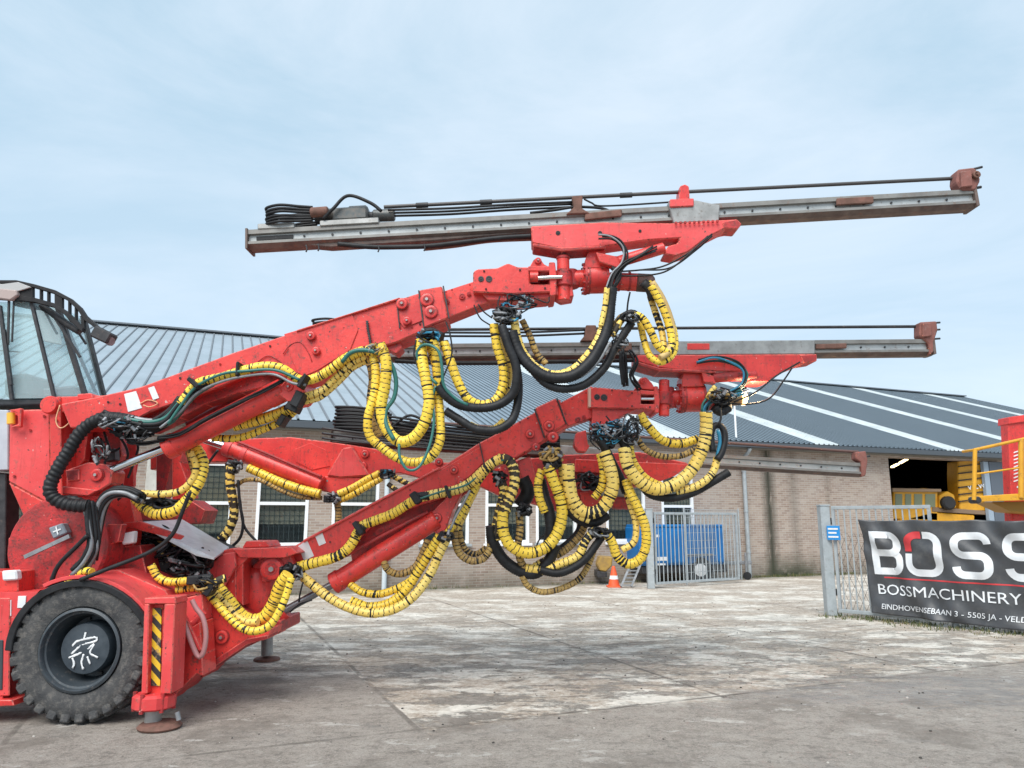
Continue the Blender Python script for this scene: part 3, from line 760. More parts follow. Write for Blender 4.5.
zb0 = lambda t: .13 - .06 * min(1, (t - TL) / 2)
G = [[bm.verts.new(bt(TL + BW * i / nx, zb0(TL + BW * i / nx) + (1.69 - zb0(TL + BW * i / nx)) * j / nz)) for i in range(nx + 1)] for j in range(nz + 1)]
for j in range(nz):
    for i in range(nx): bm.faces.new((G[j][i], G[j][i + 1], G[j + 1][i + 1], G[j + 1][i])).smooth = True
BAN = mat('banner_vinyl', (.050, .054, .060), .42, col2=(.066, .070, .078), nscale=2.5, dirt=(.11, .11, .105), dscale=5, dlo=.52, dhi=.8, bump=.15, bscale=5)
ban = thing('banner', 'black vinyl banner with large white BOSS lettering hung on the fence', 'banner', F0 + FD * TL)
cl_ = fin('cloth', bm, BAN, ban); 
sm = cl_.modifiers.new('thick', 'SOLIDIFY'); sm.thickness = .004; sm.offset = -1
BWHT = mat('banner_white_ink', (.74, .76, .78), .5, col2=(.62, .65, .68), nscale=6)
BRED = mat('banner_red_ink', (.62, .045, .05), .5, col2=(.5, .04, .05), nscale=6)
def stroke(pts, w, name, m, closed=False, T=None, conv=None):
    """flat ribbon lettering stroke following a 2-D path on the cloth"""
    bm = bmesh.new(); p = [Vector(q) for q in pts]
    dense = []
    n = len(p)
    for i in range(n if closed else n - 1):
        a, b = p[i], p[(i + 1) % n]; k = max(1, int((b - a).length / .04))
        for j in range(k): dense.append(a.lerp(b, j / k))
    if not closed: dense.append(p[-1])
    m_ = len(dense); rows_ = []
    conv = conv or (lambda q: bt(q.x, q.y, .008))
    for i in range(m_):
        a = dense[(i - 1) % m_] if closed or i > 0 else dense[i]; b = dense[(i + 1) % m_] if closed or i < m_ - 1 else dense[i]
        d = (b - a).normalized(); nn = Vector((-d.y, d.x)) * w / 2
        rows_.append([bm.verts.new(conv(dense[i] + nn * u)) for u in (1, .6, .2, -.2, -.6, -1)])
    for i in range(m_ if closed else m_ - 1):
        j = (i + 1) % m_
        for k in range(5): bm.faces.new((rows_[i][k], rows_[j][k], rows_[j][k + 1], rows_[i][k + 1])).smooth = True
    return fin(name, bm, m, ban)
def rr(x0, x1, y0, y1, r, k=6, part=None):
    """rounded rectangle path, anticlockwise from the bottom left corner"""
    c = []
    for cx, cy, a0 in ((x0 + r, y0 + r, 180), (x1 - r, y0 + r, 270), (x1 - r, y1 - r, 0), (x0 + r, y1 - r, 90)):
        for i in range(k + 1): a = R(a0 + 90 * i / k); c.append((cx + r * math.cos(a), cy + r * math.sin(a)))
    return c
SL = .10                                        # slant of the letters
def sl(pts, x, y0=0.78): return [(px_ + x + (py_ - y0) * -0.0, py_) for px_, py_ in pts]
zb, zt_, zm, sw = .83, 1.44, 1.135, .115
# B : outer path with two bowls
def Bpath(x, w):
    r = .12; q = [(x, zb), (x + w - r, zb)]
    for i in range(7): a = R(-90 + 90 * i / 6); q.append((x + w - r + r * math.cos(a), zb + r + r * math.sin(a)))
    for i in range(7): a = R(90 * i / 6); q.append((x + w - r + r * math.cos(a), zm - r + r * math.sin(a)))
    return q
def Spath(x, w):
    r = .125; q = [(x + w, zt_ - r - .02)]
    q = [(x + w, zt_ - r)]
    for i in range(1, 7): a = R(90 * i / 6); q.append((x + w - r + r * math.cos(a), zt_ - r + r * math.sin(a)))
    for i in range(7): a = R(90 + 90 * i / 6); q.append((x + r + r * math.cos(a), zt_ - r + r * math.sin(a)))
    for i in range(7): a = R(180 + 90 * i / 6); q.append((x + r + r * math.cos(a), zm + r + r * math.sin(a)))
    for i in range(7): a = R(90 - 90 * i / 6); q.append((x + w - r + r * math.cos(a), zm - r + r * math.sin(a)))
    for i in range(7): a = R(-90 * i / 6); q.append((x + w - r + r * math.cos(a), zb + r + r * math.sin(a)))
    for i in range(7): a = R(270 - 90 * i / 6); q.append((x + r + r * math.cos(a), zb + r + r * math.sin(a)))
    return q
x = .86; w = .40
r = .12
low = [(x, zb), (x + w - r, zb)] + [(x + w - r + r * math.cos(R(a)), zb + r + r * math.sin(R(a))) for a in range(-90, 1, 15)] + [(x + w - r + r * math.cos(R(a)), zm - r + r * math.sin(R(a))) for a in range(0, 91, 15)] + [(x + .02, zm)]
up_ = [(x, zt_), (x + w - r - .02, zt_)] + [(x + w - .02 - r + r * math.cos(R(a)), zt_ - r + r * math.sin(R(a))) for a in range(90, -1, -15)] + [(x + w - .02 - r + r * math.cos(R(a)), zm + r + r * math.sin(R(a))) for a in range(0, -91, -15)]
stroke(low, sw, 'letter_b', BWHT); stroke(up_, sw, 'letter_b', BWHT, conv=lambda q: bt(q.x, q.y, .0145)); stroke([(x, zb - sw / 2), (x, zt_ + sw / 2)], sw, 'letter_b', BWHT, conv=lambda q: bt(q.x, q.y, .016))
# O : white ring with its upper left corner red
x = 1.42; w = .48; r = .15
path = rr(x, x + w, zb, zt_, r)
stroke(path[21 + 7:] + [], sw, 'letter_o', BWHT) if len(path) > 28 else None
q = [(x, zm - .02)] + path[0:21] + [(x + w * .50, zt_)]
q = [(x, zm + .0)] + path[0:7] + path[7:14] + path[14:21] + [(x + w * .52, zt_)]
stroke(q, sw, 'letter_o', BWHT)
stroke([(x + w * .46, zt_)] + path[21:28] + [(x, zm + .035)], sw, 'letter_o', BRED, conv=lambda q: bt(q.x, q.y, .0145))
for x in (2.14, 2.86): 
    sp_ = Spath(x, .46 if x < 2.5 else .48)
    stroke(sp_, sw, 'letter_s', BWHT)
stroke([(.95, .725), (4.6, .70)], .022, 'underline', BRED)
text_mesh('BOSSMACHINERY', .235, BWHT, 'lettering', None, ban, sx=1.17, extrude=.001, fn=lambda c: bt(.80 + c.x, .45 + c.y - c.x * .008, .016 + c.z))
text_mesh('EINDHOVENSEBAAN 3 - 5505 JA - VELDHOVEN', .118, BWHT, 'lettering', None, ban, sx=1.05, extrude=.001, shear=.1, fn=lambda c: bt(.86 + c.x, .215 + c.y - c.x * .016, .016 + c.z))
# small blue sign on the post
sg = thing('small_sign', 'small blue sign with white lines of text fixed beside the right gate post', 'sign', F0 + FD * .1 + Vector((0, 0, 1.4)))
def sgp(t, z, off): return F0 + FD * t + FN * (.10 + off) + Vector((0, 0, z))
fin('board', prism_bm([sgp(.06, 1.33, 0), sgp(.30, 1.33, 0), sgp(.30, 1.58, 0), sgp(.06, 1.58, 0)], .01, .003, -FN), mat('sign_blue', (.02, .25, .62), .4), sg)
for z, a, b in ((1.51, .085, .27), (1.44, .09, .24), (1.37, .085, .27)):
    fin('text_line', prism_bm([sgp(a, z, .003), sgp(b, z, .003), sgp(b, z + .03, .003), sgp(a, z + .03, .003)], .002, 0, FN), WHITE, sg)

def weeds():
    bm = bmesh.new(); rnd = random.Random(3)
    def tuft(c, n, h):
        for _ in range(n):
            a = rnd.uniform(0, 6.28); q = c + Vector((rnd.gauss(0, .05), rnd.gauss(0, .05), 0)); hh = h * rnd.uniform(.4, 1.2); w = rnd.uniform(.004, .009)
            d = Vector((math.cos(a), math.sin(a), 0)); sd = Vector((-d.y, d.x, 0)) * w
            v = [bm.verts.new(q - sd), bm.verts.new(q + sd), bm.verts.new(q + d * hh * .35 + Vector((0, 0, hh)))]
            bm.faces.new(v).material_index = rnd.choice([0, 0, 1])
    for k in range(420):
        t = rnd.uniform(-.1, 6.5); tuft(F0 + FD * t + FN * rnd.gauss(.05, .22), rnd.randint(4, 10), rnd.uniform(.03, .09))
    for k in range(260):
        s_ = rnd.choice([rnd.uniform(4.6, 9), rnd.uniform(-14, 10.5)]); tuft(Wp(s_, -rnd.uniform(.02, .25), 0), rnd.randint(4, 9), rnd.uniform(.04, .13))
    o = fin('weeds', bm, [mat('weed_green', (.075, .10, .03), .8), mat('weed_dry', (.22, .19, .09), .9)])
    tag(o, 'short weeds and moss along the fence foot and warehouse wall', 'weeds', kind='stuff')
weeds()
# ------------------------------------------------------------------ red machine with a yellow basket at the right edge
am = thing('access_platform', 'red machine mast with a yellow railed basket rising behind the banner', 'platform', (P(1015, 600, 14.6).x, 14.6, 0))
YA = 14.6
fin('mast', prism_bm(PP([(1008, 421), (1050, 415), (1052, 640), (1018, 640)], YA), .25, .02), RED, am)
fin('mast_cap', prism_bm(PP([(1009, 417), (1051, 411), (1051, 418), (1009, 424)], YA - .05), .35, .01), RED, am)
for k in range(9):
    fin('vent_slot', prism_bm(PP([(1014, 452 + k * 3.6), (1020, 450 + k * 3.6), (1020, 451.2 + k * 3.6), (1014, 453.2 + k * 3.6)], YA - .012), .02, 0), WHITE, am)
fin('label', prism_bm(PP([(1017, 486), (1022, 486), (1022, 488), (1017, 488)], YA - .012), .01, 0), WHITE, am)
YR = 13.9
for a, b, r_ in (((974, 500), (975, 449), 2.0), ((1021, 498), (1021, 440), 2.4), ((974, 450), (1060, 431), 1.6), ((976, 474), (1060, 462), .9), ((1060, 498), (1060, 431), 2)):
    fin('basket_rail', cyl_bm(P(*a, YR), P(*b, YR), M(r_, YR), seg=10), YPAINT, am, smooth=True)
for a, b in (((974, 450), (978, 452)), ((1021, 440), (1024, 443))):
    pa = P(*a, YR); fin('basket_rail', cyl_bm(pa, pa + Vector((0, .35, 0)), M(1.4, YR), seg=10), YPAINT, am, smooth=True)
fin('basket_floor', prism_bm(PP([(979, 496), (1064, 491), (1064, 499), (979, 502)], YR), .35, .01), YPAINT, am)
fin('basket_arm', prism_bm(PP([(990, 502), (1064, 500), (1064, 517), (1012, 512)], YR + .3), .5, .01), mat('dark_yellow', (.35, .19, .03), .6), am)
fin('elbow', lathe_bm([(.02, -.03), (.05, -.03), (.065, 0), (.065, .2), (.02, .2)], P(978, 500, YR), 'Y', 16), BLKM, am, smooth=True)


# ================================================================== the drilling rig
rig = thing('drilling_rig', 'red three boom tunnel drilling rig with yellow wrapped hoses parked in the yard', 'drilling rig', (P(80, 723, 6.9).x, 8.2, 0))
def sub(name, pts, Y, th, par, m=RED, bev=.008): return plate(name, pts, Y, th, m, par, bev)

# ---- wheel
def wheel(cx, cy, Yf, rp, parent, width=.46):
    c = P(cx, cy, Yf); r = M(rp, Yf); c.z = r
    prof = [(r * .56, .03), (r * .60, -.01), (r * .72, -.035), (r * .86, -.03), (r * .94, .0), (r * .97, .05), (r * .97, width - .05), (r * .94, width), (r * .72, width + .02), (r * .56, width - .02)]
    bm = lathe_bm(prof, c, 'Y', 72, 0, closed=True)
    n = 29
    for k in range(n):
        for side, ph in ((0, 0), (1, .5)):
            a = 2 * math.pi * (k + ph) / n
            rot = Matrix.Rotation(-a, 4, 'Y')
            y0 = .0 if side == 0 else width * .52
            b_ = box_bm((0, 0, 0), (r * .145, width * .48, r * .075), bev=.012)
            bmesh.ops.transform(b_, matrix=Matrix.Rotation(R(16 if side == 0 else -16), 4, 'Z'), verts=b_.verts)
            bmesh.ops.translate(b_, vec=(0, y0 + width * .24, r * .965), verts=b_.verts)
            # shoulder block running down the sidewall
            if side == 0:
                s_ = box_bm((0, -.012, r * .905), (r * .13, .05, r * .13), Matrix.Rotation(R(12), 4, 'X'), .01); merge(b_, s_)
            bmesh.ops.rotate(b_, cent=(0, 0, 0), matrix=Matrix.Rotation(a, 3, 'Y'), verts=b_.verts)
            bmesh.ops.translate(b_, vec=c, verts=b_.verts); merge(bm, b_)
    TY = mat('worn_tyre_rubber', (.040, .041, .044), .85, col2=(.075, .075, .075), nscale=9, dirt=(.17, .155, .14), dscale=18, dlo=.50, dhi=.75, bump=.8, bscale=60)
    w_ = fin('wheel', bm, TY, parent, smooth=True)
    RIMM = mat('slate_rim_paint', (.055, .068, .08), .5, .1, col2=(.04, .05, .06), nscale=8, dirt=(.18, .17, .16), dscale=20)
    fin('rim', lathe_bm([(r * .57, .04), (r * .58, -.025), (r * .545, -.035), (r * .53, -.02), (r * .525, .01), (r * .50, .015), (r * .49, .05), (r * .45, .16), (r * .43, .24), (r * .02, .25)], c, 'Y', 56, capfirst=False), RIMM, w_, smooth=True)
    hr = r * .36
    fin('hub', lathe_bm([(hr * 1.02, .25), (hr, .09), (hr * .96, .07), (hr * .5, .055), (.01, .05)], c, 'Y', 36), mat('hub_paint', (.03, .042, .055), .5, col2=(.05, .065, .08), nscale=14), w_, smooth=True)
    nuts = bmesh.new()
    for k in range(10):
        a = k * math.pi / 5; merge(nuts, cyl_bm(c + Vector((math.cos(a) * r * .40, .245, math.sin(a) * r * .40)), c + Vector((math.cos(a) * r * .40, .21, math.sin(a) * r * .40)), .016, seg=6))
    fin('wheel_nuts', nuts, BLKM, w_)
    # scrawled white paint on the hub
    bm = bmesh.new(); hc = c + Vector((0, .052, 0))
    for st in ([(-.10, -.04), (-.02, .03), (.09, .06), (.08, .09), (-.06, .06), (-.10, .02)], [(-.12, -.07), (0, -.02), (.08, .04), (.05, -.03), (.10, -.06), (.12, -.07)], [(-.09, -.07), (-.07, -.12), (-.08, -.15)], [(0, -.04), (-.01, -.11), (.01, -.16)], [(-.01, .07), (.0, .13)], [(.03, -.06), (.06, -.12)]):
        merge(bm, tube_bm([hc + Vector((a * 1.05, .004 + .0 * a, b * 1.05)) for a, b in st], .011, 6, .012, radf=lambda i, a: random.uniform(.5, 1.15)))
    bmesh.ops.scale(bm, vec=(1, .18, 1), space=Matrix.Translation(-hc), verts=bm.verts)
    fin('chalk_mark', bm, WHITE, w_)
    return w_
wheel(80, 656, 6.62, 66.5, rig)

# ---- wheel arch, fender, body at the left
def arc_px(cx, cy, r, a0, a1, n=22): return [(cx + r * math.cos(R(a0 + (a1 - a0) * i / n)), cy - r * math.sin(R(a0 + (a1 - a0) * i / n))) for i in range(n + 1)]
outer = arc_px(80, 656, 76, 2, 176); inner = arc_px(80, 656, 69, 176, 2)
fin('wheel_arch', prism_bm(PP(outer + inner, 6.56), .52, .006), BLK, rig, smooth=False)
body = plate('body', [(-140, 592), (-140, 708), (2, 706), (4, 672), (8, 640), (20, 612), (40, 590), (38, 592)], 6.66, .5, REDF, rig)
plate('step_plate', [(-140, 700), (12, 700), (14, 706), (-140, 712)], 6.6, .5, RED, rig)
plate('side_box', [(-120, 572), (18, 571), (18, 592), (-120, 594)], 6.7, .4, RED, body)
plate('label_plate', [(0, 600), (11, 600), (11, 616), (0, 617)], 6.652, .01, WHITE, body, .002)
plate('label_plate', [(18, 596), (26, 596), (25, 608), (17, 608)], 6.65, .01, WHITE, body, .002)
plate('side_door', [(-60, 598), (10, 598), (9, 696), (-60, 698)], 6.645, .02, REDF, body)
plate('work_lamp', [(1, 571), (16, 570), (17, 580), (2, 581)], 6.66, .08, WHITE, body, .012)
plate('dark_panel', [(-60, 640), (3, 640), (2, 690), (-60, 690)], 6.636, .01, mat('step_opening_shade', (.04, .05, .06), .6), body)  # solid dark sheet, the step opening's shade put into its colour
# fender top sweeping down to the outrigger (a curved sheet with depth)
fpts = arc_px(80, 656, 81, 118, 22, 14)
fo = fpts + [(x, y) for x, y in arc_px(80, 656, 77, 22, 118, 14)]
fin('fender', prism_bm(PP(fo, 6.60), .75, .004), REDF, rig)
plate('fender', [(75, 572), (118, 570), (165, 590), (172, 602), (148, 603), (120, 584)], 6.95, .6, REDF, rig)

# ---- near outrigger
org = plate('outrigger', [(144, 598), (175, 597), (176, 604), (144, 604)], 6.42, .24, REDF, rig)
plate('post', [(144, 604), (149, 604), (147, 694), (141, 694)], 6.42, .24, REDF, org)
plate('post', [(164, 604), (175, 604), (171, 694), (160, 694)], 6.42, .24, REDF, org)
HZ = bpy.data.materials.new('hazard_stripes'); HZ.use_nodes = True
def hazard(m):
    t = m.node_tree; b = t.nodes['Principled BSDF']; L = t.links
    tc = t.nodes.new('ShaderNodeTexCoord'); sp = t.nodes.new('ShaderNodeSeparateXYZ'); L.new(tc.outputs['Object'], sp.inputs[0])
    a = t.nodes.new('ShaderNodeMath'); a.operation = 'ADD'; L.new(sp.outputs[0], a.inputs[0]); L.new(sp.outputs[2], a.inputs[1])
    d = t.nodes.new('ShaderNodeMath'); d.operation = 'DIVIDE'; L.new(a.outputs[0], d.inputs[0]); d.inputs[1].default_value = .118
    f = t.nodes.new('ShaderNodeMath'); f.operation = 'FRACT'; L.new(d.outputs[0], f.inputs[0])
    g = t.nodes.new('ShaderNodeMath'); g.operation = 'GREATER_THAN'; L.new(f.outputs[0], g.inputs[0]); g.inputs[1].default_value = .5
    n = t.nodes.new('ShaderNodeTexNoise'); n.inputs['Scale'].default_value = 30; n.inputs['Detail'].default_value = 6; L.new(tc.outputs['Object'], n.inputs[0])
    r = t.nodes.new('ShaderNodeMapRange'); r.inputs[1].default_value = .58; r.inputs[2].default_value = .7; L.new(n.outputs[0], r.inputs[0])
    x = t.nodes.new('ShaderNodeMix'); x.data_type = 'RGBA'; L.new(g.outputs[0], x.inputs[0]); x.inputs[6].default_value = (.75, .50, .03, 1); x.inputs[7].default_value = (.03, .03, .03, 1)
    y = t.nodes.new('ShaderNodeMix'); y.data_type = 'RGBA'; L.new(r.outputs[0], y.inputs[0]); L.new(x.outputs[2], y.inputs[6]); y.inputs[7].default_value = (.3, .2, .12, 1)
    L.new(y.outputs[2], b.inputs['Base Color']); b.inputs['Roughness'].default_value = .5
hazard(HZ)
plate('inner_leg', [(149, 604), (164, 604), (161, 694), (147, 694)], 6.50, .2, RED, org)
plate('hazard_panel', [(151, 608), (161.5, 608), (160, 686), (148, 686)], 6.485, .013, HZ, org, .001)
cc = P(154.5, 700, 6.52)
fin('collar', lathe_bm([(.01, -.06), (.15, -.06), (.17, -.045), (.17, .04), (.14, .06), (.01, .06)], cc, 'Z', 12), REDF, org)
for k in range(6):
    a = k * math.pi / 3 + .3; q = cc + Vector((math.cos(a) * .15, math.sin(a) * .15, 0)); fin('bolt', cyl_bm(q + Vector((0, 0, -.075)), q + Vector((0, 0, .075)), .018, seg=8), REDD, org)
ft = P(156, 728, 6.55)
fin('jack_rod', cyl_bm((cc.x, cc.y, .03), (cc.x, cc.y, cc.z), .065, seg=20), STEEL, org, smooth=True)
fin('foot_pad', lathe_bm([(.01, .005), (.165, .005), (.175, .02), (.15, .045), (.08, .06), (.01, .06)], (cc.x + .06, cc.y, 0), 'Z', 22), RUST, org)
# wire hanging from the leg
rod('jack_pin', (177, 712), (179, 720), .02, GREY, org, 6.5)

# ---- nose chassis between outrigger and boom 2 mount
nose = plate('chassis', [(166, 598), (205, 592), (222, 608), (240, 626), (256, 632), (272, 628), (268, 638), (246, 640), (212, 668), (203, 678), (196, 676), (182, 692), (168, 700)], 7.15, .35, RED, rig, .012)
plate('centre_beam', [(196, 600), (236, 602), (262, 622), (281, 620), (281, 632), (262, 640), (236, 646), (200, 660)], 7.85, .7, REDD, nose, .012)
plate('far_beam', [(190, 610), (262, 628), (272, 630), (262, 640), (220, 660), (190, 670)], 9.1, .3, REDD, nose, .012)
plate('side_beam', [(172, 640), (200, 622), (202, 655), (203, 676), (196, 674), (180, 690), (168, 702), (166, 662)], 6.78, .3, RED, nose)
plate('side_beam', [(176, 600), (202, 594), (204, 620), (176, 638)], 6.95, .2, REDF, nose)
plate('lower_strip', [(196, 672), (246, 639), (268, 635), (268, 639), (248, 644), (198, 678)], 7.12, .3, REDD, nose)
plate('shadow_plate', [(178, 628), (200, 616), (200, 628), (184, 642), (178, 642)], 6.93, .02, REDD, nose)  # thin dark red plate painted as shade between the beams
pins('pin', [(222, 637, 6)], 7.14, nose)
plate('tie_bar', [(180, 612), (183, 612), (202, 650), (198, 652)], 6.74, .05, REDF, nose)
fin('bent_pipe', tube_bm(depth_pts([(179, 610), (186, 628), (197, 655), (203, 653), (206, 635), (203, 618), (196, 608), (192, 600)], 6.7, 0), .022, 10, .02), mat('pinkish_pipe', (.45, .22, .22), .5, .2), nose, smooth=True)
rod('cross_pipe', (186, 632), (204, 612), .025, REDF, nose, 6.85)
# far outrigger under the nose
fo_ = plate('outrigger', [(262, 600), (279, 600), (279, 634), (262, 634)], 9.3, .3, RED, rig)
rod('jack_rod', (267, 630), (267, 655), .07, STEEL, fo_, 9.45)
fc = P(267, 656, 9.5); fin('foot_pad', lathe_bm([(.01, .005), (.16, .005), (.15, .03), (.05, .05), (.01, .05)], (fc.x, fc.y, 0), 'Z', 20), RUST, fo_)

# ---- boom-2 mount housing
mount = plate('boom_mount', [(205, 566), (221, 551), (232, 548), (246, 550), (250, 556), (236, 570), (236, 615), (225, 600), (212, 590)], 7.75, .2, RED, rig)
plate('mount_plate', [(232, 549), (290, 547), (298, 553), (284, 558), (240, 558)], 7.72, .6, RED, mount)
plate('mount_web', [(236, 556), (286, 556), (280, 600), (264, 626), (244, 622), (236, 600)], 8.42, .1, REDD, mount)  # recess back in darker red, its shade put into the colour
plate('mount_web', [(236, 556), (243, 556), (243, 606), (236, 600)], 7.76, .5, RED, mount)
fin('mount_cone', lathe_bm([(.01, .24), (.15, .24), (.19, .18), (.19, .05), (.21, -.05), (.20, -.16), (.14, -.33), (.10, -.38), (.01, -.38)], P(258, 590, 8.15), 'Z', 30), RED, mount, smooth=True)
plate('mount_lug', [(262, 562), (290, 556), (296, 570), (285, 580), (262, 582)], 7.82, .12, RED, mount)
pins('pin', [(272, 569, 10)], 7.8, mount)
plate('mount_top', [(246, 541), (266, 541), (270, 547), (242, 548)], 7.9, .4, RED, mount)
plate('mount_top', [(207, 568), (222, 554), (234, 552), (236, 566), (222, 590)], 7.68, .05, REDF, mount)

# ---- tower and the big near side plate
tower = plate('tower', [(9, 410), (50, 409), (51, 480), (51, 505), (8, 482)], 6.95, .5, REDF, rig, .015)
plate('side_plate', [(8, 482), (51, 505), (78, 507), (86, 530), (83, 556), (66, 580), (52, 589), (36, 545)], 6.96, .5, RED, tower, .012)
fin('turn_disc', lathe_bm([(.01, -.02), (.44, -.02), (.46, 0), (.46, .5), (.01, .5)], P(58, 547, 6.95), 'Y', 44), REDD, tower, smooth=True)
plate('upright', [(49, 398), (60, 396), (62, 500), (51, 506)], 6.86, .6, RED, tower)
fin('clevis', lathe_bm([(.01, -.03), (.075, -.03), (.085, -.01), (.085, .5), (.01, .5)], P(50, 405, 6.84), 'Y', 26), RED, tower, smooth=True)
plate('top_beam', [(48, 397), (116, 395), (122, 402), (118, 412), (60, 412), (50, 410)], 6.88, .3, RED, tower)
plate('cap_block', [(77, 394), (91, 393), (93, 399), (77, 400)], 6.84, .3, RED, tower)
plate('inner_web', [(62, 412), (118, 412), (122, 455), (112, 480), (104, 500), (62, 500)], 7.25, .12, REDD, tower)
plate('shade_plate', [(62, 413), (78, 413), (74, 440), (66, 458), (62, 470)], 7.20, .03, DARK, tower, 0)  # dark plate painted as the shaded interior behind the tower
plate('rib_plate', [(78, 414), (90, 414), (84, 460), (66, 482), (64, 470)], 7.1, .1, RED, tower)
plate('lug_plate', [(66, 470), (88, 462), (104, 464), (112, 471), (110, 484), (98, 492), (66, 488)], 6.74, .25, RED, tower, .012)
plate('lug_plate', [(62, 486), (98, 490), (88, 496), (62, 494)], 6.70, .35, RED, tower)
plate('lug_block', [(65, 470), (79, 469), (79, 480), (67, 481)], 6.72, .03, REDD, tower)
pins('pin', [(97, 475, 6)], 6.73, tower)
plate('lower_column', [(104, 490), (128, 486), (136, 524), (130, 568), (106, 572), (104, 560)], 7.3, .15, RED, rig)
plate('side_bracket', [(107, 524), (122, 524), (118, 542), (108, 545)], 7.0, .1, REDD, rig)
# orange lamp and white panel behind
fin('beacon', cyl_bm(P(11, 424, 6.9), P(11, 413, 6.9), .035), mat('amber', (.85, .45, .05), .3), tower, smooth=True)
plate('beacon_bracket', [(8, 410), (21, 408), (20, 427), (10, 427), (18, 424), (17, 413)], 6.86, .05, RED, tower)
plate('rear_panel', [(-60, 408), (8, 410), (8, 470), (-60, 472)], 7.05, .8, mat('grey_white_panel', (.52, .55, .60), .5, col2=(.42, .45, .5), nscale=4), rig)
plate('rear_post', [(-6, 472), (6, 474), (5, 572), (-6, 572)], 7.1, .2, BLKM, rig)
for x0 in (14, 24):
    plate('ladder_rail', [(x0, 505), (x0 + 3, 505), (x0 + 2.5, 572), (x0 - .5, 572)], 7.4, .04, REDD, rig)
for y0 in (520, 540, 560):
    plate('ladder_rung', [(8, y0), (27, y0 - 1), (27, y0 + 1.5), (8, y0 + 2)], 7.38, .05, REDD, rig)
plate('bracket', [(8, 538), (22, 535), (32, 548), (30, 560), (20, 560), (8, 555)], 7.0, .15, REDF, rig)
fin('level_bar', bar_bm(P(25, 557, 6.8), P(70, 536, 6.8), .03, .035), GREY, rig)
plate('camera_box', [(48, 528), (62, 523), (67, 533), (53, 539)], 6.84, .09, mat('grey_blue_box', (.22, .25, .29), .5), rig, .01)
fin('camera_mark', bar_bm(P(53, 532, 6.835), P(61, 529, 6.835), .004, .012), WHITE, rig); fin('camera_mark', bar_bm(P(58, 534.5, 6.833), P(56, 526.5, 6.833), .004, .012, (1, 0, 0)), WHITE, rig)
# engine bay between the tower and the deck plate
plate('underbody_plate', [(106, 524), (150, 520), (232, 556), (232, 600), (110, 584)], 8.3, .6, DARK, rig)  # near-black sheet standing in for the shaded underbody
plate('underbody_plate', [(104, 548), (140, 545), (148, 580), (110, 584)], 7.25, .3, REDD, rig)
deck = fin('tread_deck', prism_bm([P(136, 524, 7.3), P(182, 521, 8.0), P(229, 549, 8.0), P(214, 560, 7.3), P(196, 556, 7.3)], .02, .003, (0, 0, 1)), PLATE, rig)
plate('deck_edge', [(108, 524), (140, 521), (184, 536), (180, 540), (130, 528), (108, 530)], 7.28, .03, RED, rig)
plate('white_box', [(120, 534), (134, 531), (133, 543), (122, 545)], 7.1, .08, WHITE, rig, .01)
plate('far_post', [(156, 452), (172, 450), (172, 458), (164, 498), (156, 500)], 8.9, .2, REDD, rig)
plate('far_post', [(172, 448), (185, 446), (180, 462), (186, 478), (190, 498), (172, 500)], 8.7, .25, RED, rig)
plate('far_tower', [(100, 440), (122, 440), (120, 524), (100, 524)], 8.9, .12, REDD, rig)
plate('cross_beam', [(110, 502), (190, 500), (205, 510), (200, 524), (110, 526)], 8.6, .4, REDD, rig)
tangle('cable_nest', 150, 545, 32, 22, 7.7, 36, rig, 1.4, 3, depth=.25)
tangle('cable_nest', 190, 562, 26, 16, 7.6, 26, rig, 1.3, 4, depth=.25)

plate('web_plate', [(112, 436), (136, 428), (137, 460), (130, 500), (112, 502)], 8.3, .05, RED, rig)
plate('web_plate', [(118, 466), (134, 462), (134, 486), (120, 490)], 7.6, .05, REDF, rig)
plate('valve_block', [(104, 450), (114, 448), (115, 460), (105, 462)], 7.1, .1, BLKM, rig)
for q in ([(104, 432), (108, 444), (112, 452), (120, 448)], [(112, 430), (122, 440), (128, 454), (124, 466)], [(100, 444), (106, 456), (104, 466)], [(130, 436), (138, 446), (134, 462), (128, 478)], [(108, 470), (118, 478), (124, 492), (118, 500)]):
    fin('cable', tube_bm(depth_pts(q, 7.0, .05), .012, 7, .02), BLK, rig, smooth=True)
for (x, y) in ((96, 404), (106, 404), (70, 404), (16, 416), (44, 416), (14, 476), (46, 480), (30, 430), (56, 420), (56, 460), (64, 574), (44, 560)):
    fin('bolt', cyl_bm(P(x, y, 6.83 if 50 < x < 62 or y == 404 else 6.93), P(x, y, 6.96), .012, seg=6), REDD, rig)
# ---- cab
cab = thing_cab = fin('cab', prism_bm(PP([(-150, 398), (100, 400), (104, 404), (-150, 406)], 7.35), 1.6, .01), BLKM, rig)
GLS = glass_mat('cab_glass', (.60, .74, .76), .05, (.74, (.90, .97, .98)))
GLS2 = glass_mat('cab_glass_far', (.60, .74, .76), .08, (.76, (.92, .97, .98)))
YC = 7.3
fin('cab_glass', prism_bm(PP([(-150, 300), (30, 302), (52, 398), (-150, 400)], YC + .02), .012, 0), GLS, cab)
def quad(name, pts, m): 
    bm = bmesh.new(); v = [bm.verts.new(p) for p in pts]; bm.faces.new(v)
    r_ = bmesh.ops.extrude_face_region(bm, geom=bm.faces[:]); bmesh.ops.translate(bm, vec=(.0, .012, .0), verts=[g for g in r_['geom'] if isinstance(g, bmesh.types.BMVert)])
    return fin(name, bm, m, cab)
quad('cab_glass', [P(33, 303, YC + .02), P(60, 308, YC + .25), P(86, 396, YC + .25), P(54, 398, YC + .02)], GLS)
quad('cab_glass', [P(60, 308, YC + .26), P(84, 318, YC + .9), P(104, 398, YC + .9), P(87, 396, YC + .26)], GLS)
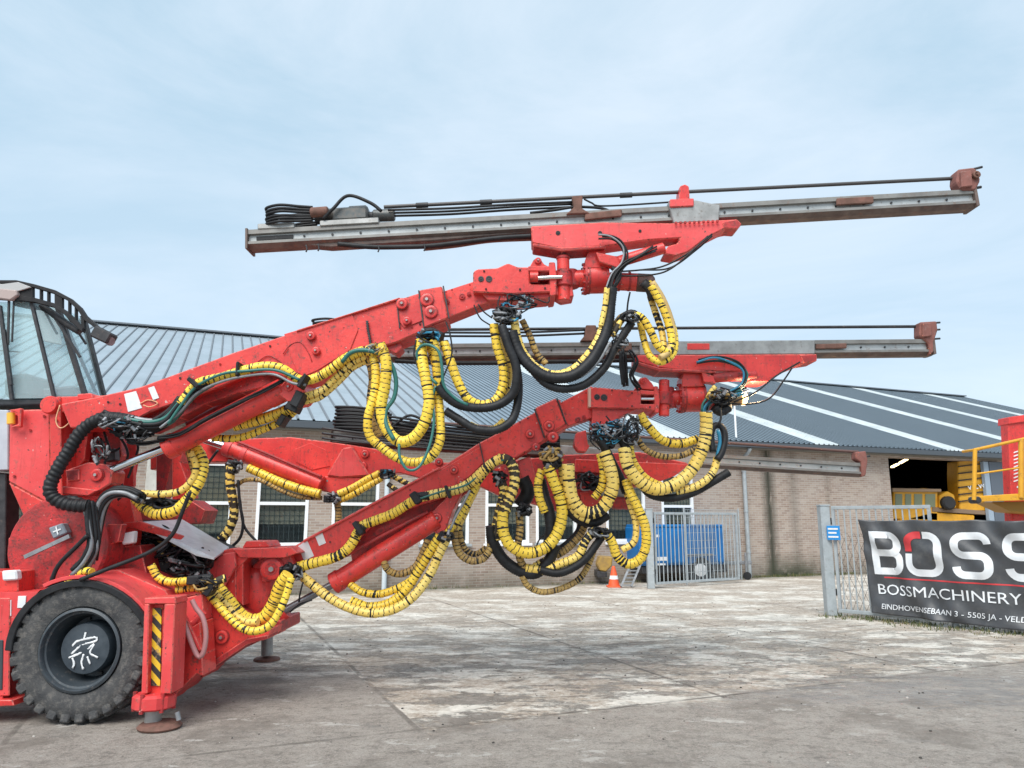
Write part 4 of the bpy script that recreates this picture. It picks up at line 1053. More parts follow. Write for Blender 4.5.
quad('cab_glass', [P(-100, 290, YC + 1.5), P(70, 312, YC + 1.5), P(96, 398, YC + 1.5), P(-100, 398, YC + 1.5)], GLS2)
def cbar(a, b, w, Y1, Y2=None, m=BLKM, name='cab_pillar', h=None): 
    return fin(name, bar_bm(P(*a, Y1), P(*b, Y1 if Y2 is None else Y2), w, h or w, (0, -1, 0.01)), m, cab)
cbar((31, 300), (55, 400), .030, YC)
cbar((0, 306), (12, 400), .030, YC)
cbar((57, 304), (86, 398), .045, YC + .22)
cbar((83, 316), (104, 398), .05, YC + .86)
cbar((62, 316), (98, 398), .03, YC + 1.45)
cbar((-20, 300), (-16, 400), .03, YC)
cbar((9, 300), (8, 345), .018, YC - .04); cbar((14, 298), (12, 342), .014, YC - .04); cbar((4, 330), (11, 385), .03, YC - .05, name='wiper')
cbar((46, 304), (80, 357), .022, YC + .1, name='wiper')
cbar((40, 302), (57, 334), .02, YC + .6); cbar((65, 312), (86, 344), .02, YC + .2, name='wiper')
cbar((-10, 350), (20, 352), .015, YC + 1.2, name='cab_rail')
# interior: seat back and console
plate('seat', [(2, 375), (28, 372), (34, 398), (2, 398)], 7.9, .5, mat('seat_cloth', (.10, .12, .13), .9), cab, .05)
plate('console', [(40, 388), (74, 385), (80, 398), (40, 398)], 8.1, .5, GREY, cab, .03)
plate('window_shade', [(28, 300), (55, 306), (62, 345), (38, 340)], 8.7, .02, mat('pale_shade', (.42, .46, .47), .8), cab)
CRB = mat('cab_roof_black', (.010, .010, .012), .6, col2=(.025, .024, .026), nscale=12, spec=.3)
def strip(name, top, bot, Y, th, m): return fin(name, prism_bm(PP(top + bot[::-1], Y), th, .004), m, cab)
T_ = [(-150, 268), (-60, 273), (0, 280), (16, 280), (34, 284), (55, 290), (70, 298), (80, 307), (87, 318), (96, 325), (108, 331)]
T2 = [(-150, 272), (-60, 277), (0, 283), (16, 283), (34, 287.5), (54, 293.5), (68, 301), (77, 309.5), (84, 320), (95, 328), (107, 334)]
L_ = [(-150, 288), (-60, 290), (0, 294), (16, 295), (34, 297.5), (54, 303), (65, 310), (74, 318), (83, 328)]
L2 = [(-150, 293), (-60, 295), (0, 299), (16, 300), (34, 302), (53, 307), (63, 313.5), (71, 322), (82, 332)]
strip('guard_rail', T_, T2, YC - .06, .06, CRB); strip('guard_rail', L_, L2, YC - .06, .06, CRB)
def tl(lst, x):
    for (x0, y0), (x1, y1) in zip(lst, lst[1:]):
        if x0 <= x <= x1: return y0 + (y1 - y0) * (x - x0) / (x1 - x0)
    return lst[-1][1]
for x0, x1 in ((-40, -34), (-16, -8), (16, 32.5), (39.5, 41), (47, 48.5), (54.5, 62), (68, 69.5), (74.5, 76), (81, 84)):
    q = [(x0, tl(T2, x0) - 1), (x1, tl(T2, x1) - 1), (x1, tl(L_, x1) + 1), (x0, tl(L_, x0) + 1)]
    fin('guard_web', prism_bm(PP(q, YC - .05), .04, 0), CRB, cab)
fin('roll_blind', tube_bm(depth_pts([(16, 303), (30, 306), (44, 308), (56, 316), (70, 326), (80, 332)], YC + .1, 0), .035, 10, .03), BLKM, cab)
fr_ = [(-150, 272), (-20, 283), (-12, 288), (-12, 294), (-40, 294), (-150, 288)]
bk_ = [(-150, 284), (-20, 292), (-12, 294), (-12, 298), (-40, 298), (-150, 292)]
def loft_bm(A, B):
    bm = bmesh.new(); a = [bm.verts.new(v) for v in A]; b = [bm.verts.new(v) for v in B]; n = len(a)
    bm.faces.new(a); bm.faces.new(b[::-1])
    for i in range(n): bm.faces.new((a[i], b[i], b[(i + 1) % n], a[(i + 1) % n]))
    return bm
fin('cab_roof', loft_bm(PP(fr_, YC + .042), PP(bk_, YC + 1.5)), mat('cab_roof_lining', (.16, .15, .15), .8), cab)
fin('roof_panel', prism_bm(PP([(-60, 277), (2, 284), (18, 282), (31, 287), (18, 291), (-60, 284)], YC - .075), .02, .004), mat('roof_panel_grey', (.42, .42, .42), .6), cab)
fin('visor_bracket', prism_bm(PP([(-4, 288), (16, 290), (17, 295), (10, 300), (-4, 298)], YC - .10), .06, .01), mat('dusty_bracket', (.40, .32, .30), .7), cab)
lb = box_bm(P(104, 336, YC - .05), (.20, .14, .12), Matrix.Rotation(R(25), 4, 'Y'), .015); fin('cab_lamp', lb, BLKM, cab)
lb2 = P(110, 341, YC - .07); fin('lamp_lens', cyl_bm(lb2, lb2 + Vector((.012, -.01, -.008)), .045, seg=16), GREY, cab)
cbar((86, 316), (103, 331), .02, YC)

# ---- generic pieces: feed beam with its drill
def feed(Y, a_top, b_top, hpx, parent_name, drill_x, reel, rod_l, rod_r, mid, clamp, gauge=1.0):
    """rail from pixel a_top to b_top (top edge), height hpx; returns the rail object"""
    A, B = P(*a_top, Y), P(*b_top, Y); A.y = B.y = Y + .02; h = M(hpx, Y)
    d = (B - A).normalized(); up = Vector((0, 1, 0)).cross(d); up = up if up.z > 0 else -up
    # cross-section (y, z) of the aluminium feed beam: flange, web, chamfered sill
    w = .20 * gauge
    sec = [(0, 0), (0, -.24), (.035, -.27), (.035, -.62), (-.005, -.66), (-.005, -.80), (.05, -1.0), (w - .05, -1.0), (w + .005, -.80), (w + .005, -.66), (w - .035, -.62), (w - .035, -.27), (w, -.24), (w, 0)]
    mi = [0, 0, 1, 0, 0, 2, 2, 2, 0, 0, 1, 0, 0, 3]
    bm = bmesh.new()
    va = [bm.verts.new(A + Vector((0, y, 0)) + up * (z * h)) for y, z in sec]; vb = [bm.verts.new(B + Vector((0, y, 0)) + up * (z * h)) for y, z in sec]
    for i in range(len(sec)):
        f = bm.faces.new((va[i], va[(i + 1) % len(sec)], vb[(i + 1) % len(sec)], vb[i])); f.material_index = mi[i]
    bm.faces.new(va); bm.faces.new(vb)
    rail = fin('feed_beam', bm, [RAIL, mat('rail_web', (.52, .54, .54), .42, .2, col2=(.38, .40, .40), nscale=4, dirt=(.25, .2, .17), dscale=20), RAILD, RAILD], rig)
    L = (B - A).length
    def at(t, z, y=0): return A + d * (L * t) + up * (h * z) + Vector((0, y, 0))
    # bolts along the web
    n = 26
    for k in range(1, n):
        q = at(k / n, -.45, .035); fin('bolt', cyl_bm(q, q + Vector((0, -.012, 0)), .011, seg=6), BLKM, rail)
    # end plates
    fin('end_plate', bar_bm(at(0, .06, w / 2), at(0, -1.05, w / 2), w + .03, .02, d), RAILD, rail)
    fin('end_plate', bar_bm(at(1, .06, w / 2), at(1, -.95, w / 2), w + .02, .03, d), RAILD, rail)
    return rail, at, d, up, h, L, w
def drifter(rail, at, d, up, h, L, w, t0, t1, parent, full=True):
    """hydraulic drill on its cradle between t0 and t1, hose loops behind it"""
    def pz(t, z, y=.1): return at(t, z, y)
    fin('drill_cradle', bar_bm(pz(t0, .10), pz(t1, .10), .24, h * .30, up, bev=.006), STEEL, rail)
    D = fin('rock_drill', cyl_bm(pz(t0 - .01, .58), pz(t1 + .015, .58), h * .26, seg=14, bev=.01), BLKM, rail, smooth=True)
    tm = (t0 + t1) / 2
    bm = box_bm(pz(tm, .62), ((t1 - t0) * L * .62, .20, h * .75), Matrix((d, Vector((0, 1, 0)), up)).transposed().to_4x4(), .02)
    merge(bm, box_bm(pz(tm + .01, .98), ((t1 - t0) * L * .35, .14, h * .3), Matrix((d, Vector((0, 1, 0)), up)).transposed().to_4x4(), .02))
    merge(bm, cyl_bm(pz(t0 + .005, .75, .06), pz(t0 + .03, .75, .06), h * .3, seg=16)); merge(bm, cyl_bm(pz(t1 - .01, .62), pz(t1 + .02, .60), h * .33, seg=16, bev=.01))
    fin('drill_housing', bm, mat('oily_housing', (.07, .085, .09), .45, .3, col2=(.13, .12, .11), nscale=14, dirt=(.20, .13, .10), dscale=26), rail, smooth=True)
    fin('accumulator', cyl_bm(pz(t0 - .012, .70, -.02), pz(t0 + .012, .72, -.02), h * .27, seg=14, bev=.01), RUST, rail, smooth=True)
    fin('supply_hose', tube_bm([pz(t0 + .005, .3, -.03), pz(t0 + .02, .8, -.05), pz(tm, 1.5, -.04), pz(t1 - .01, 1.0, -.05), pz(t1 + .005, .5, -.05)], .017, 8, .02), BLK, rail)
# ---- FEED 1 (top, near)
YF1 = 6.70
rail1, at1, d1, u1, h1, L1, w1 = feed(YF1, (246, 229), (976, 188), 20, 'a', 0, 0, 0, 0, 0, 0)
drifter(rail1, at1, d1, u1, h1, L1, w1, .10, .18, rail1)
def reel_loops(rail, at, t0, t1, h, n=6, zlo=.25, zhi=1.15, rr_=.014):
    for k in range(n):
        z = zlo + (zhi - zlo) * k / (n - 1) + random.uniform(-.03, .03); jx = random.uniform(-.006, .006); t0 = t0 + jx * .5
        q = [at(t1 + .02, z * .8 + .12, .16), at(t1, z * .9 + .06, .17), at((t0 + t1) / 2, z, .20), at(t0 + .003, z, .16), at(t0, z, .08), at(t0 + .003, z, .0), at((t0 + t1) / 2, z, -.05), at(t1, z * .9 + .06, -.02), at(t1 + .02, z * .8 + .12, .0)]
        fin('supply_hose', tube_bm(q, rr_, 8, .02), BLK, rail)
reel_loops(rail1, at1, .022, .07, h1)
fin('hose_saddle', bar_bm(at1(.015, .14, .1), at1(.065, .10, .1), .22, h1 * .3, u1, bev=.006), STEEL, rail1)
fin('rail_slot', bar_bm(at1(.012, -.45, .03), at1(.062, -.45, .03), .012, h1 * .2, u1), DARK, rail1)
plate('skid_plate', [(288, 243), (440, 234), (560, 226), (560, 230), (440, 240), (330, 247)], YF1 + .05, .12, RAILD, rail1)
fin('trailing_hose', tube_bm(depth_pts([(338, 244), (372, 247), (400, 247), (430, 246), (465, 242), (500, 238), (532, 236)], YF1 + .02, .01), .025, 8, .02), BLK, rail1)
fin('trailing_hose', tube_bm(depth_pts([(425, 249), (455, 246), (490, 241), (532, 239)], YF1 + .06, .01), .02, 8, .02), RUST, rail1)
for (x, y) in ((306, 248), (318, 247), (378, 248), (424, 247)):
    fin('hook', tube_bm(depth_pts([(x, y - 3), (x + 1, y + 1), (x, y + 4)], YF1, 0), .008, 6, .01), BLKM, rail1)
rod('drill_rod', (384, 207), (962, 178), .018, mat('drill_rod_steel', (.09, .085, .085), .5, .5), rail1, YF1 + .1)
for (x, y) in ((416, 205.5), (480, 202.5), (620, 195.5)): fin('rod_coupling', cyl_bm(P(x, y, YF1 + .1), P(x + 12, y - .6, YF1 + .1), .026, seg=12), BLKM, rail1, smooth=True)
for i, (y0, y1) in enumerate(((210, 202), (213, 204), (216, 207))):
    fin('supply_hose', tube_bm(depth_pts([(388, y0), (450, y0 - 1.8), (510, (y0 + y1) / 2 - 1.5), (572, y1)], YF1 + .04 + .04 * i, 0), .012, 7, .05), BLK, rail1)
fin('supply_hose', tube_bm(depth_pts([(530, 213), (555, 210), (575, 207), (600, 208), (612, 212)], YF1 + .04, 0), .014, 7, .03), BLK, rail1)
fin('supply_hose', tube_bm(depth_pts([(584, 199), (592, 203), (604, 206), (672, 202), (690, 200)], YF1 + .04, 0), .009, 7, .03), BLK, rail1)
c1 = plate('mid_clamp', [(572, 196), (583, 195), (582, 208), (590, 213), (566, 214), (574, 207)], YF1 - .01, .22, RUST, rail1)
plate('feed_carriage', [(668, 202), (696, 200), (720, 205), (719, 221), (674, 223)], YF1 - .02, .24, STEEL, rail1)
plate('carriage_top', [(670, 199), (694, 198), (694, 206), (670, 207)], YF1 - .04, .26, REDF, rail1)
plate('rod_guide', [(680, 186), (685, 184), (689, 186), (690, 200), (679, 200)], YF1 + .02, .16, RED, rail1)
for (x0, x1, y0, y1) in ((585, 622, 216, 212), (837, 874, 201, 199)):
    plate('slide_shoe', [(x0, y0 - 3), (x1, y1 - 3), (x1, y1 + 4), (x0, y0 + 4)], YF1 - .0, .03, RUST, rail1)
fc_ = plate('front_clamp', [(958, 169), (975, 167), (979, 172), (981, 180), (976, 190), (962, 190), (957, 182)], YF1 - .0, .14, RUSTP, rail1, .015)
plate('clamp_jaw', [(961, 171), (972, 170), (973, 186), (962, 187)], YF1 - .03, .06, RUSTP, fc_)
rod('clamp_spike', (974, 169), (982, 167), .012, BLKM, fc_, YF1 + .1); rod('clamp_spike', (976, 188), (981, 187), .014, BLKM, fc_, YF1 + .1); pins('pin', [(976, 175, 4)], YF1 - .02, fc_, RUST)

# ---- BOOM 1 (near, upper)
Y1 = 6.72
b1 = plate('boom', [(60, 404), (96, 397), (140, 387), (235, 352), (250, 347), (300, 330), (352, 314), (400, 299), (422, 292), (440, 289), (446, 322), (425, 330), (395, 343), (372, 349), (345, 364), (318, 378), (300, 384), (282, 376), (255, 371), (222, 386), (190, 398), (150, 412), (120, 428), (70, 428)], Y1, .34, RED, rig, .012)
sub('boom_tube', [(438, 293), (475, 281), (500, 276), (500, 298), (478, 306), (448, 318)], Y1 + .05, .25, b1)
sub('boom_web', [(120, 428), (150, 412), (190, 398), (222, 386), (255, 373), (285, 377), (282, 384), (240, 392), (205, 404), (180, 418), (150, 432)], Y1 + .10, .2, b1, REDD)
sub('doubler_plate', [(284, 334), (318, 324), (352, 314), (358, 330), (350, 350), (318, 370), (300, 378), (292, 360)], Y1 - .012, .012, b1, RED, .004)
sub('doubler_plate', [(398, 301), (420, 294), (424, 320), (404, 328), (398, 320)], Y1 - .014, .014, b1, RED, .004)
sub('collar', [(419, 290), (442, 286), (448, 318), (424, 328)], Y1 - .03, .4, b1, RED, .012)
for q in ([(418, 290.5), (419.2, 290), (424.5, 328), (423.3, 328.6)], [(442.5, 286), (443.8, 285.6), (449.6, 317.5), (448.4, 318.3)], [(396, 300), (397, 299.7), (400, 327.5), (399, 328)]):
    sub('seam', q, Y1 - .034, .03, b1, BLKM, 0)
for (x, y) in ((405, 299), (414, 296), (412, 325), (420, 322), (446, 290), (452, 288), (470, 283), (494, 277), (330, 330), (344, 326), (330, 362), (270, 344), (220, 362), (180, 376), (120, 402), (108, 400)):
    fin('bolt', cyl_bm(P(x, y + 2, Y1 - .012), P(x, y + 2, Y1 + .01), .010, seg=6), REDD if x % 3 else BLKM, b1)
sub('boom_top_plate', [(296, 330), (352, 312.5), (400, 297), (400, 299), (352, 314), (296, 332)], Y1 - .03, .4, b1)
sub('foot_block', [(380, 338), (398, 334), (402, 348), (396, 354), (384, 347)], Y1 + .05, .2, b1)
sub('label_plate', [(124, 394), (136, 391), (142, 408), (128, 412)], Y1 - .006, .005, b1, WHITE, .001)
sub('label_plate', [(148, 388), (154, 386), (159, 398), (153, 400)], Y1 - .006, .005, b1, WHITE, .001)
sub('gusset', [(275, 392), (292, 372), (304, 376), (305, 392), (298, 400), (288, 402)], Y1 - .04, .42, b1, RED, .01)
pins('pin', [(311, 336, 4.2), (316, 351, 3.8), (289, 387, 4.5), (402, 304, 5.5), (407, 321, 4), (427, 300, 6.5), (431, 312, 6.5)], Y1 - .035, b1)
pins('pin', [(447, 301.5, 2.6), (462, 296.5, 3.2), (469, 294, 2.2)], Y1 + .04, b1, REDD, .02)
fin('weld_bead', tube_bm(depth_pts([(258, 362), (266, 356), (275, 358), (288, 368), (300, 374)], Y1 - .012, 0), .005, 5, .02), REDD, b1)
fin('weld_bead', tube_bm(depth_pts([(283, 354), (290, 345), (300, 342), (308, 352), (312, 362)], Y1 - .014, 0), .005, 5, .02), REDD, b1)
fin('chain', tube_bm(depth_pts([(367, 321), (368, 330), (370, 340), (371, 350)], Y1 - .03, 0), .009, 5, .012, radf=lambda i, a: 1.0 if i % 2 else 1.9), BLKM, b1)
# swing cylinder
cy = rod('lift_cylinder', (169, 447), (281, 391), M(11.5, 6.7), RED, b1, 6.78, 26, .015)
rod('cylinder_collar', (166, 448.5), (176, 443.5), M(12.5, 6.7), RED, b1, 6.78, 26, .008); rod('cylinder_collar', (268, 397.5), (284, 389.5), M(12.2, 6.7), RED, b1, 6.78, 26, .008)
rod('cylinder_rod', (100, 475), (170, 446), M(4.4, 6.7), CHROME, b1, 6.80, 20)
rod('rod_eye', (97, 481), (110, 470), .06, RED, b1, 6.8)
# second (far) cylinder of boom 1
rod('lift_cylinder', (190, 428), (290, 376), M(8, 7), REDD, b1, 7.1, 22)
bundle('cylinder_hose', [(158, 438), (180, 434), (205, 420), (235, 404), (262, 392), (283, 380)], 6.64, 3, 1.6, 1.1, b1, (0,))
# head box
hd = plate('boom_head', [(473, 272), (477, 269), (497, 268), (508, 263), (518, 267), (529, 267), (530, 284), (552, 284), (552, 292), (512, 294), (473, 292)], Y1 - .05, .42, RED, rig, .012)
sub('head_lower', [(480, 292), (556, 293), (548, 298), (512, 301), (488, 300)], Y1 + .0, .3, hd)
pins('bore_shade', [(481, 279, 3), (489, 279, 3.4)], Y1 - .052, hd, BLKM, .01)  # black discs drawn as holes, the shade inside put into the colour
sub('clevis_cheek', [(530, 266), (534, 259), (540, 258), (544, 264), (552, 268), (532, 270)], Y1 - .03, .12, hd)
pins('pin', [(538, 261, 3.2)], Y1 - .035, hd)
sub('clevis_arm', [(528, 266), (552, 266), (552, 271), (528, 271)], Y1 - .05, .42, hd)
sub('clevis_back', [(528, 270), (552, 270), (552, 285), (528, 285)], Y1 + .28, .08, hd, REDD)  # darker back plate paints the shade inside the clevis
sub('clevis_plate', [(549, 262), (555, 262), (557, 278), (556, 295), (550, 296)], Y1 - .06, .40, hd)
fin('inner_sleeve', cyl_bm(P(529, 277, Y1 + .08), P(540, 277, Y1 + .08), .055, seg=18), REDD, hd, smooth=True)
for (x, y) in ((484, 271), (520, 270), (520, 289), (486, 289), (545, 288)): fin('bolt', cyl_bm(P(x, y, Y1 - .062), P(x, y, Y1 - .04), .010, seg=6), BLKM, hd)
rod('pin_collar', (563.5, 271), (564, 287), M(9, Y1), REDD, hd, Y1 + .02, 22, .01)
for k in range(6): fin('bolt', cyl_bm(P(559 + k * 2.2, 270, Y1 - .05), P(559 + k * 2.2, 268.5, Y1 - .05), .009, seg=6), REDD, hd)
rod('cross_rod', (538, 278), (562, 277), .02, CHROME, hd, Y1 - .07)
rod('cross_sleeve', (530, 277), (538, 277), .05, RED, hd, Y1 - .05)
c = P(563, 279, Y1 + .15); z1_, z0_ = P(563, 258, Y1).z, P(563, 300, Y1).z
rod('vertical_pin', (563, 258), (564, 301), .060, RED, hd, Y1 + .02, 24, .008)
rod('pin_cap', (563, 256.5), (563.1, 260), .066, REDD, hd, Y1 + .02, 24, .008)
sub('yoke_arm', [(552, 283), (572, 285), (574, 296), (562, 298), (552, 292)], Y1 - .0, .25, hd)
rod('neck', (566, 279), (584, 278.5), .085, RED, hd, Y1 + .12, 26, .006)
rod('yoke_ring', (569, 271), (571, 288), .085, REDD, hd, Y1 + .11, 20, .008)
def actuator(cx0, cx1, cy, rpx, Y, par):
    o = rod('rotary_actuator', (cx0, cy + .3), (cx1, cy - .3), M(rpx, Y), RED, par, Y, 32, .015)
    for (x, w_, k) in ((cx0 + 5, 1.5, 1.05), (cx1 - 3, 2.5, 1.08)):
        fin('flange', cyl_bm(P(x, cy, Y), P(x + w_, cy, Y), M(rpx * k, Y), seg=32), REDD, par)
    bm = cyl_bm(P(cx0 + 1, cy, Y), P(cx0 + 3.2, cy, Y), M(rpx * 1.1, Y), seg=32)
    a0, a1 = P(cx0 + 1, cy, Y), P(cx0 + 3.5, cy, Y)
    for k in range(12):
        t = k * math.pi / 6; q = Vector((0, math.cos(t), math.sin(t))) * M(rpx * 1.0, Y)
        merge(bm, cyl_bm(a0 + q + Vector((-.02, 0, 0)), a1 + q + Vector((.01, 0, 0)), .013, seg=6))
    fin('bolted_flange', bm, REDD, par, smooth=False)
    return o
actuator(583, 608, 279, 15.2, Y1 + .13, hd)
sub('actuator_top', [(589, 250), (605, 249), (606, 256), (612, 262), (608, 268), (586, 268), (585, 260)], Y1 + .0, .26, hd)
rod('swivel_post', (596, 247), (597, 266), .085, RED, hd, Y1 + .13, 24, .006)
mt_ = rod('rotary_motor', (608, 281), (652, 283), M(9.5, Y1), RED, hd, Y1 + .13, 28, .02)
rod('motor_cap', (634, 282.3), (654, 283.5), M(9.7, Y1), mat('sooty_cap', (.075, .055, .05), .6, .2, col2=(.16, .08, .07), nscale=14), hd, Y1 + .12, 28, .03)
for x in (618, 628): fin('band', cyl_bm(P(x, 281.5, Y1 + .13), P(x + 2, 281.6, Y1 + .13), M(10.3, Y1), seg=28), REDD, hd)
# feed cradle 1
cr1 = plate('feed_cradle', [(531, 226), (604, 222), (672, 223), (718, 220), (738, 219), (741, 226), (724, 229), (708, 237), (688, 252), (676, 256), (664, 254), (668, 246), (678, 243), (680, 238), (648, 240), (606, 246), (562, 249), (532, 243)], Y1 - .06, .22, REDF, rig, .012)
sub('cradle_tip', [(722, 222), (737, 219), (742, 224), (738, 229), (724, 228)], Y1 - .07, .2, cr1, REDD)
sub('cradle_sill', [(533, 243), (562, 247.5), (606, 245), (606, 248), (562, 251), (533, 246)], Y1 - .075, .24, cr1, REDD)
rod('tilt_cylinder', (618, 262), (664, 248), M(6, Y1), RED, cr1, Y1 - .04, 22, .008)
rod('tilt_rod', (600, 258), (624, 260), .03, RED, cr1, Y1 - .0)
sub('tilt_clevis', [(596, 252), (616, 256), (622, 262), (618, 268), (600, 262)], Y1 - .08, .10, cr1)
pins('bore_shade', [(558, 233, 2.4), (600, 233, 2.2), (640, 231, 1.6)], Y1 - .062, cr1, DARK, .006)  # dark discs drawn as holes, shade painted in
for k in range(10): fin('edge_bolt', cyl_bm(P(676 + k * 4.6, 222 - k * .2, Y1 - .085), P(676 + k * 4.6, 224 - k * .2, Y1 - .085), .012, seg=6), REDD, cr1)

# ---- FEED 2 (middle distance)
YF2 = 7.98
rail2, at2_, d2, u2, h2, L2_, w2 = feed(YF2, (312, 344.5), (934, 338.5), 16.5, 'b', 0, 0, 0, 0, 0, 0)
drifter(rail2, at2_, d2, u2, h2, L2_, w2, .11, .19, rail2)
reel_loops(rail2, at2_, -.008, .05, h2, 7, .25, 1.6)
rod('drill_rod', (380, 330), (922, 326.5), .017, BLKM, rail2, YF2 + .1)
for y in (332, 335.5): fin('supply_hose', tube_bm(depth_pts([(380, y), (450, y + .6), (520, y + .5), (585, y - 2)], YF2 + .05, 0), .013, 7, .05), BLK, rail2)
fin('trailing_hose', tube_bm(depth_pts([(395, 361), (440, 363), (500, 363), (540, 362), (600, 361), (640, 360)], YF2 + .03, 0), .024, 8, .03), BLK, rail2)
plate('mid_clamp', [(586, 325), (596, 325), (598, 336), (602, 341), (580, 341), (585, 335)], YF2 - .01, .2, RUST, rail2)
plate('feed_carriage', [(640, 343), (700, 341), (815, 340), (815, 354), (640, 355)], YF2 - .025, .25, STEEL, rail2)
plate('slide_shoe', [(687, 343), (710, 343), (710, 350), (687, 350)], YF2 - .03, .03, RED, rail2)
plate('slide_shoe', [(816, 344), (847, 343), (847, 348), (816, 349)], YF2 - .005, .03, RUST, rail2)
plate('slide_shoe', [(614, 343), (632, 343), (632, 351), (614, 351)], YF2 - .005, .03, RUST, rail2)
f2c = plate('front_clamp', [(920, 322), (937, 321), (938, 330), (934, 342), (934, 352), (930, 355), (929, 344), (920, 336)], YF2 - .0, .14, RUSTP, rail2, .012)
for y in (323, 330, 339): rod('clamp_spike', (934, y), (940, y - .5), .011, BLKM, f2c, YF2 + .1)
plate('clamp_jaw', [(923, 323), (932, 323), (932, 336), (923, 337)], YF2 - .03, .05, RUSTP, f2c)

# ---- BOOM 2 (low front, centre line)
Y2 = 8.0
b2 = plate('boom', [(252, 566), (262, 558), (284, 552), (303, 541), (340, 521), (380, 500), (440, 468), (479, 443), (500, 432), (537, 411), (560, 399), (568, 427), (545, 440), (514, 459), (505, 462), (470, 479), (440, 499), (400, 512), (376, 522), (350, 548), (320, 566), (300, 570), (285, 580), (262, 582)], Y2, .36, RED, rig, .012)
sub('boom_tube', [(556, 405), (592, 386), (597, 416), (566, 427)], Y2 + .05, .26, b2)
sub('boom_web', [(350, 548), (376, 522), (400, 512), (445, 497), (470, 481), (490, 470), (470, 490), (448, 508), (428, 520), (380, 545), (352, 562)], Y2 + .1, .2, b2, REDD)
sub('doubler_plate', [(438, 472), (480, 447), (484, 462), (470, 476), (446, 492), (440, 485)], Y2 - .012, .012, b2, RED, .004)
sub('collar', [(535, 408), (556, 398), (566, 424), (545, 437)], Y2 - .03, .42, b2, RED, .012)
for q in ([(534, 409), (535, 408.5), (545, 437.4), (544, 438)], [(556.4, 398), (557.4, 397.6), (567, 423.6), (566, 424.2)], [(479, 443), (480, 442.4), (486, 470), (485, 470.6)]):
    sub('seam', q, Y2 - .034, .03, b2, BLKM, 0)
for (x, y) in ((520, 420), (528, 416), (526, 452), (562, 401), (572, 397), (586, 391), (500, 436), (350, 520), (380, 505), (410, 488), (400, 504), (330, 540)):
    fin('bolt', cyl_bm(P(x, y + 2, Y2 - .012), P(x, y + 2, Y2 + .01), .010, seg=6), REDD if x % 3 else BLKM, b2)
sub('boom_top_plate', [(303, 540), (380, 498.5), (440, 466.5), (440, 469), (380, 501.5), (303, 543)], Y2 - .03, .4, b2, REDF)
sub('label_plate', [(298, 546), (307, 540), (314, 556), (304, 561)], Y2 - .006, .005, b2, WHITE, .001)
sub('label_plate', [(315, 536), (322, 532), (326, 543), (319, 546)], Y2 - .006, .005, b2, WHITE, .001)
sub('gusset', [(424, 520), (446, 498), (470, 478), (452, 512), (446, 530), (436, 534), (430, 528)], Y2 - .03, .4, b2, RED, .01)
pins('pin', [(454, 470, 3.8), (461, 482, 3.4), (437, 518, 4.4), (530, 434, 4.2), (536, 447, 3.6), (549, 426, 5), (553, 437, 5)], Y2 - .035, b2)
pins('pin', [(566, 425, 2.4), (578, 420, 3), (584, 417, 2)], Y2 + .04, b2, REDD, .02)
rod('lift_cylinder', (335, 583), (437, 519), M(9.5, Y2), RED, b2, Y2 + .0, 26, .015)
rod('cylinder_collar', (333, 584), (341, 579), M(10.4, Y2), RED, b2, Y2 + .0, 26, .006)
rod('cylinder_rod', (282, 612), (337, 582), M(3.6, Y2), mat('grey_rod', (.25, .26, .28), .3, .7), b2, Y2 + .02, 18)
rod('rod_eye', (268, 626), (286, 611), .08, RED, b2, Y2 + .05)
fin('cylinder_pipe', tube_bm(depth_pts([(345, 556), (380, 537), (412, 520), (428, 512)], Y2 - .06, 0), .018, 8, .03), REDD, b2)
sub('hanging_lug', [(576, 433), (586, 430), (588, 444), (590, 446), (586, 452), (578, 451), (574, 445)], Y2 - .0, .2, b2, RED)
sub('hanging_lug', [(517, 461), (530, 456), (538, 484), (534, 490), (524, 488)], Y2 + .1, .2, b2, RED)
# head 2
h2_ = plate('boom_head', [(590, 388), (594, 387), (628, 390), (641, 391), (641, 404), (656, 404), (656, 411), (640, 409), (590, 408)], Y2 - .05, .42, RED, rig, .012)
sub('head_lower', [(592, 408), (640, 408), (622, 416), (598, 430), (592, 426)], Y2 + .0, .3, h2_)
sub('worn_edge', [(588.5, 388), (591, 388), (591, 407), (588.5, 407)], Y2 - .058, .43, h2_, mat('worn_pale_edge', (.66, .42, .33), .6), .003)
sub('clevis_arm', [(640, 390), (656, 391), (656, 395), (640, 394.5)], Y2 - .05, .42, h2_)
sub('clevis_back', [(640, 391), (656, 391), (656, 405), (640, 405)], Y2 + .28, .08, h2_, REDD)  # darker back plate, shade of the clevis gap put into its colour
sub('clevis_plate', [(654, 386), (658, 386), (660, 398), (659, 413), (655, 413)], Y2 - .06, .40, h2_)
rod('cross_rod', (641, 399), (655, 399), .02, CHROME, h2_, Y2 - .02)
rod('pin_collar', (664, 392), (664, 405), M(7.4, Y2), REDD, h2_, Y2 + .02, 22, .01)
for (x, y) in ((612, 390), (632, 393), (632, 406), (650, 407)): fin('bolt', cyl_bm(P(x, y, Y2 - .062), P(x, y, Y2 - .04), .010, seg=6), BLKM, h2_)
pins('bore_shade', [(597, 397, 3), (604, 397.5, 3.4)], Y2 - .052, h2_, BLKM, .01)  # holes drawn as black discs with their shade painted in
sub('clevis_cheek', [(636, 388), (640, 378), (646, 377), (652, 383), (656, 390)], Y2 - .03, .2, h2_)
pins('pin', [(643, 381, 3)], Y2 - .035, h2_)
rod('vertical_pin', (664, 380), (664, 416), .058, RED, h2_, Y2 + .02, 24, .008)
rod('neck', (662, 397), (682, 398), .085, RED, h2_, Y2 + .12, 26, .006)
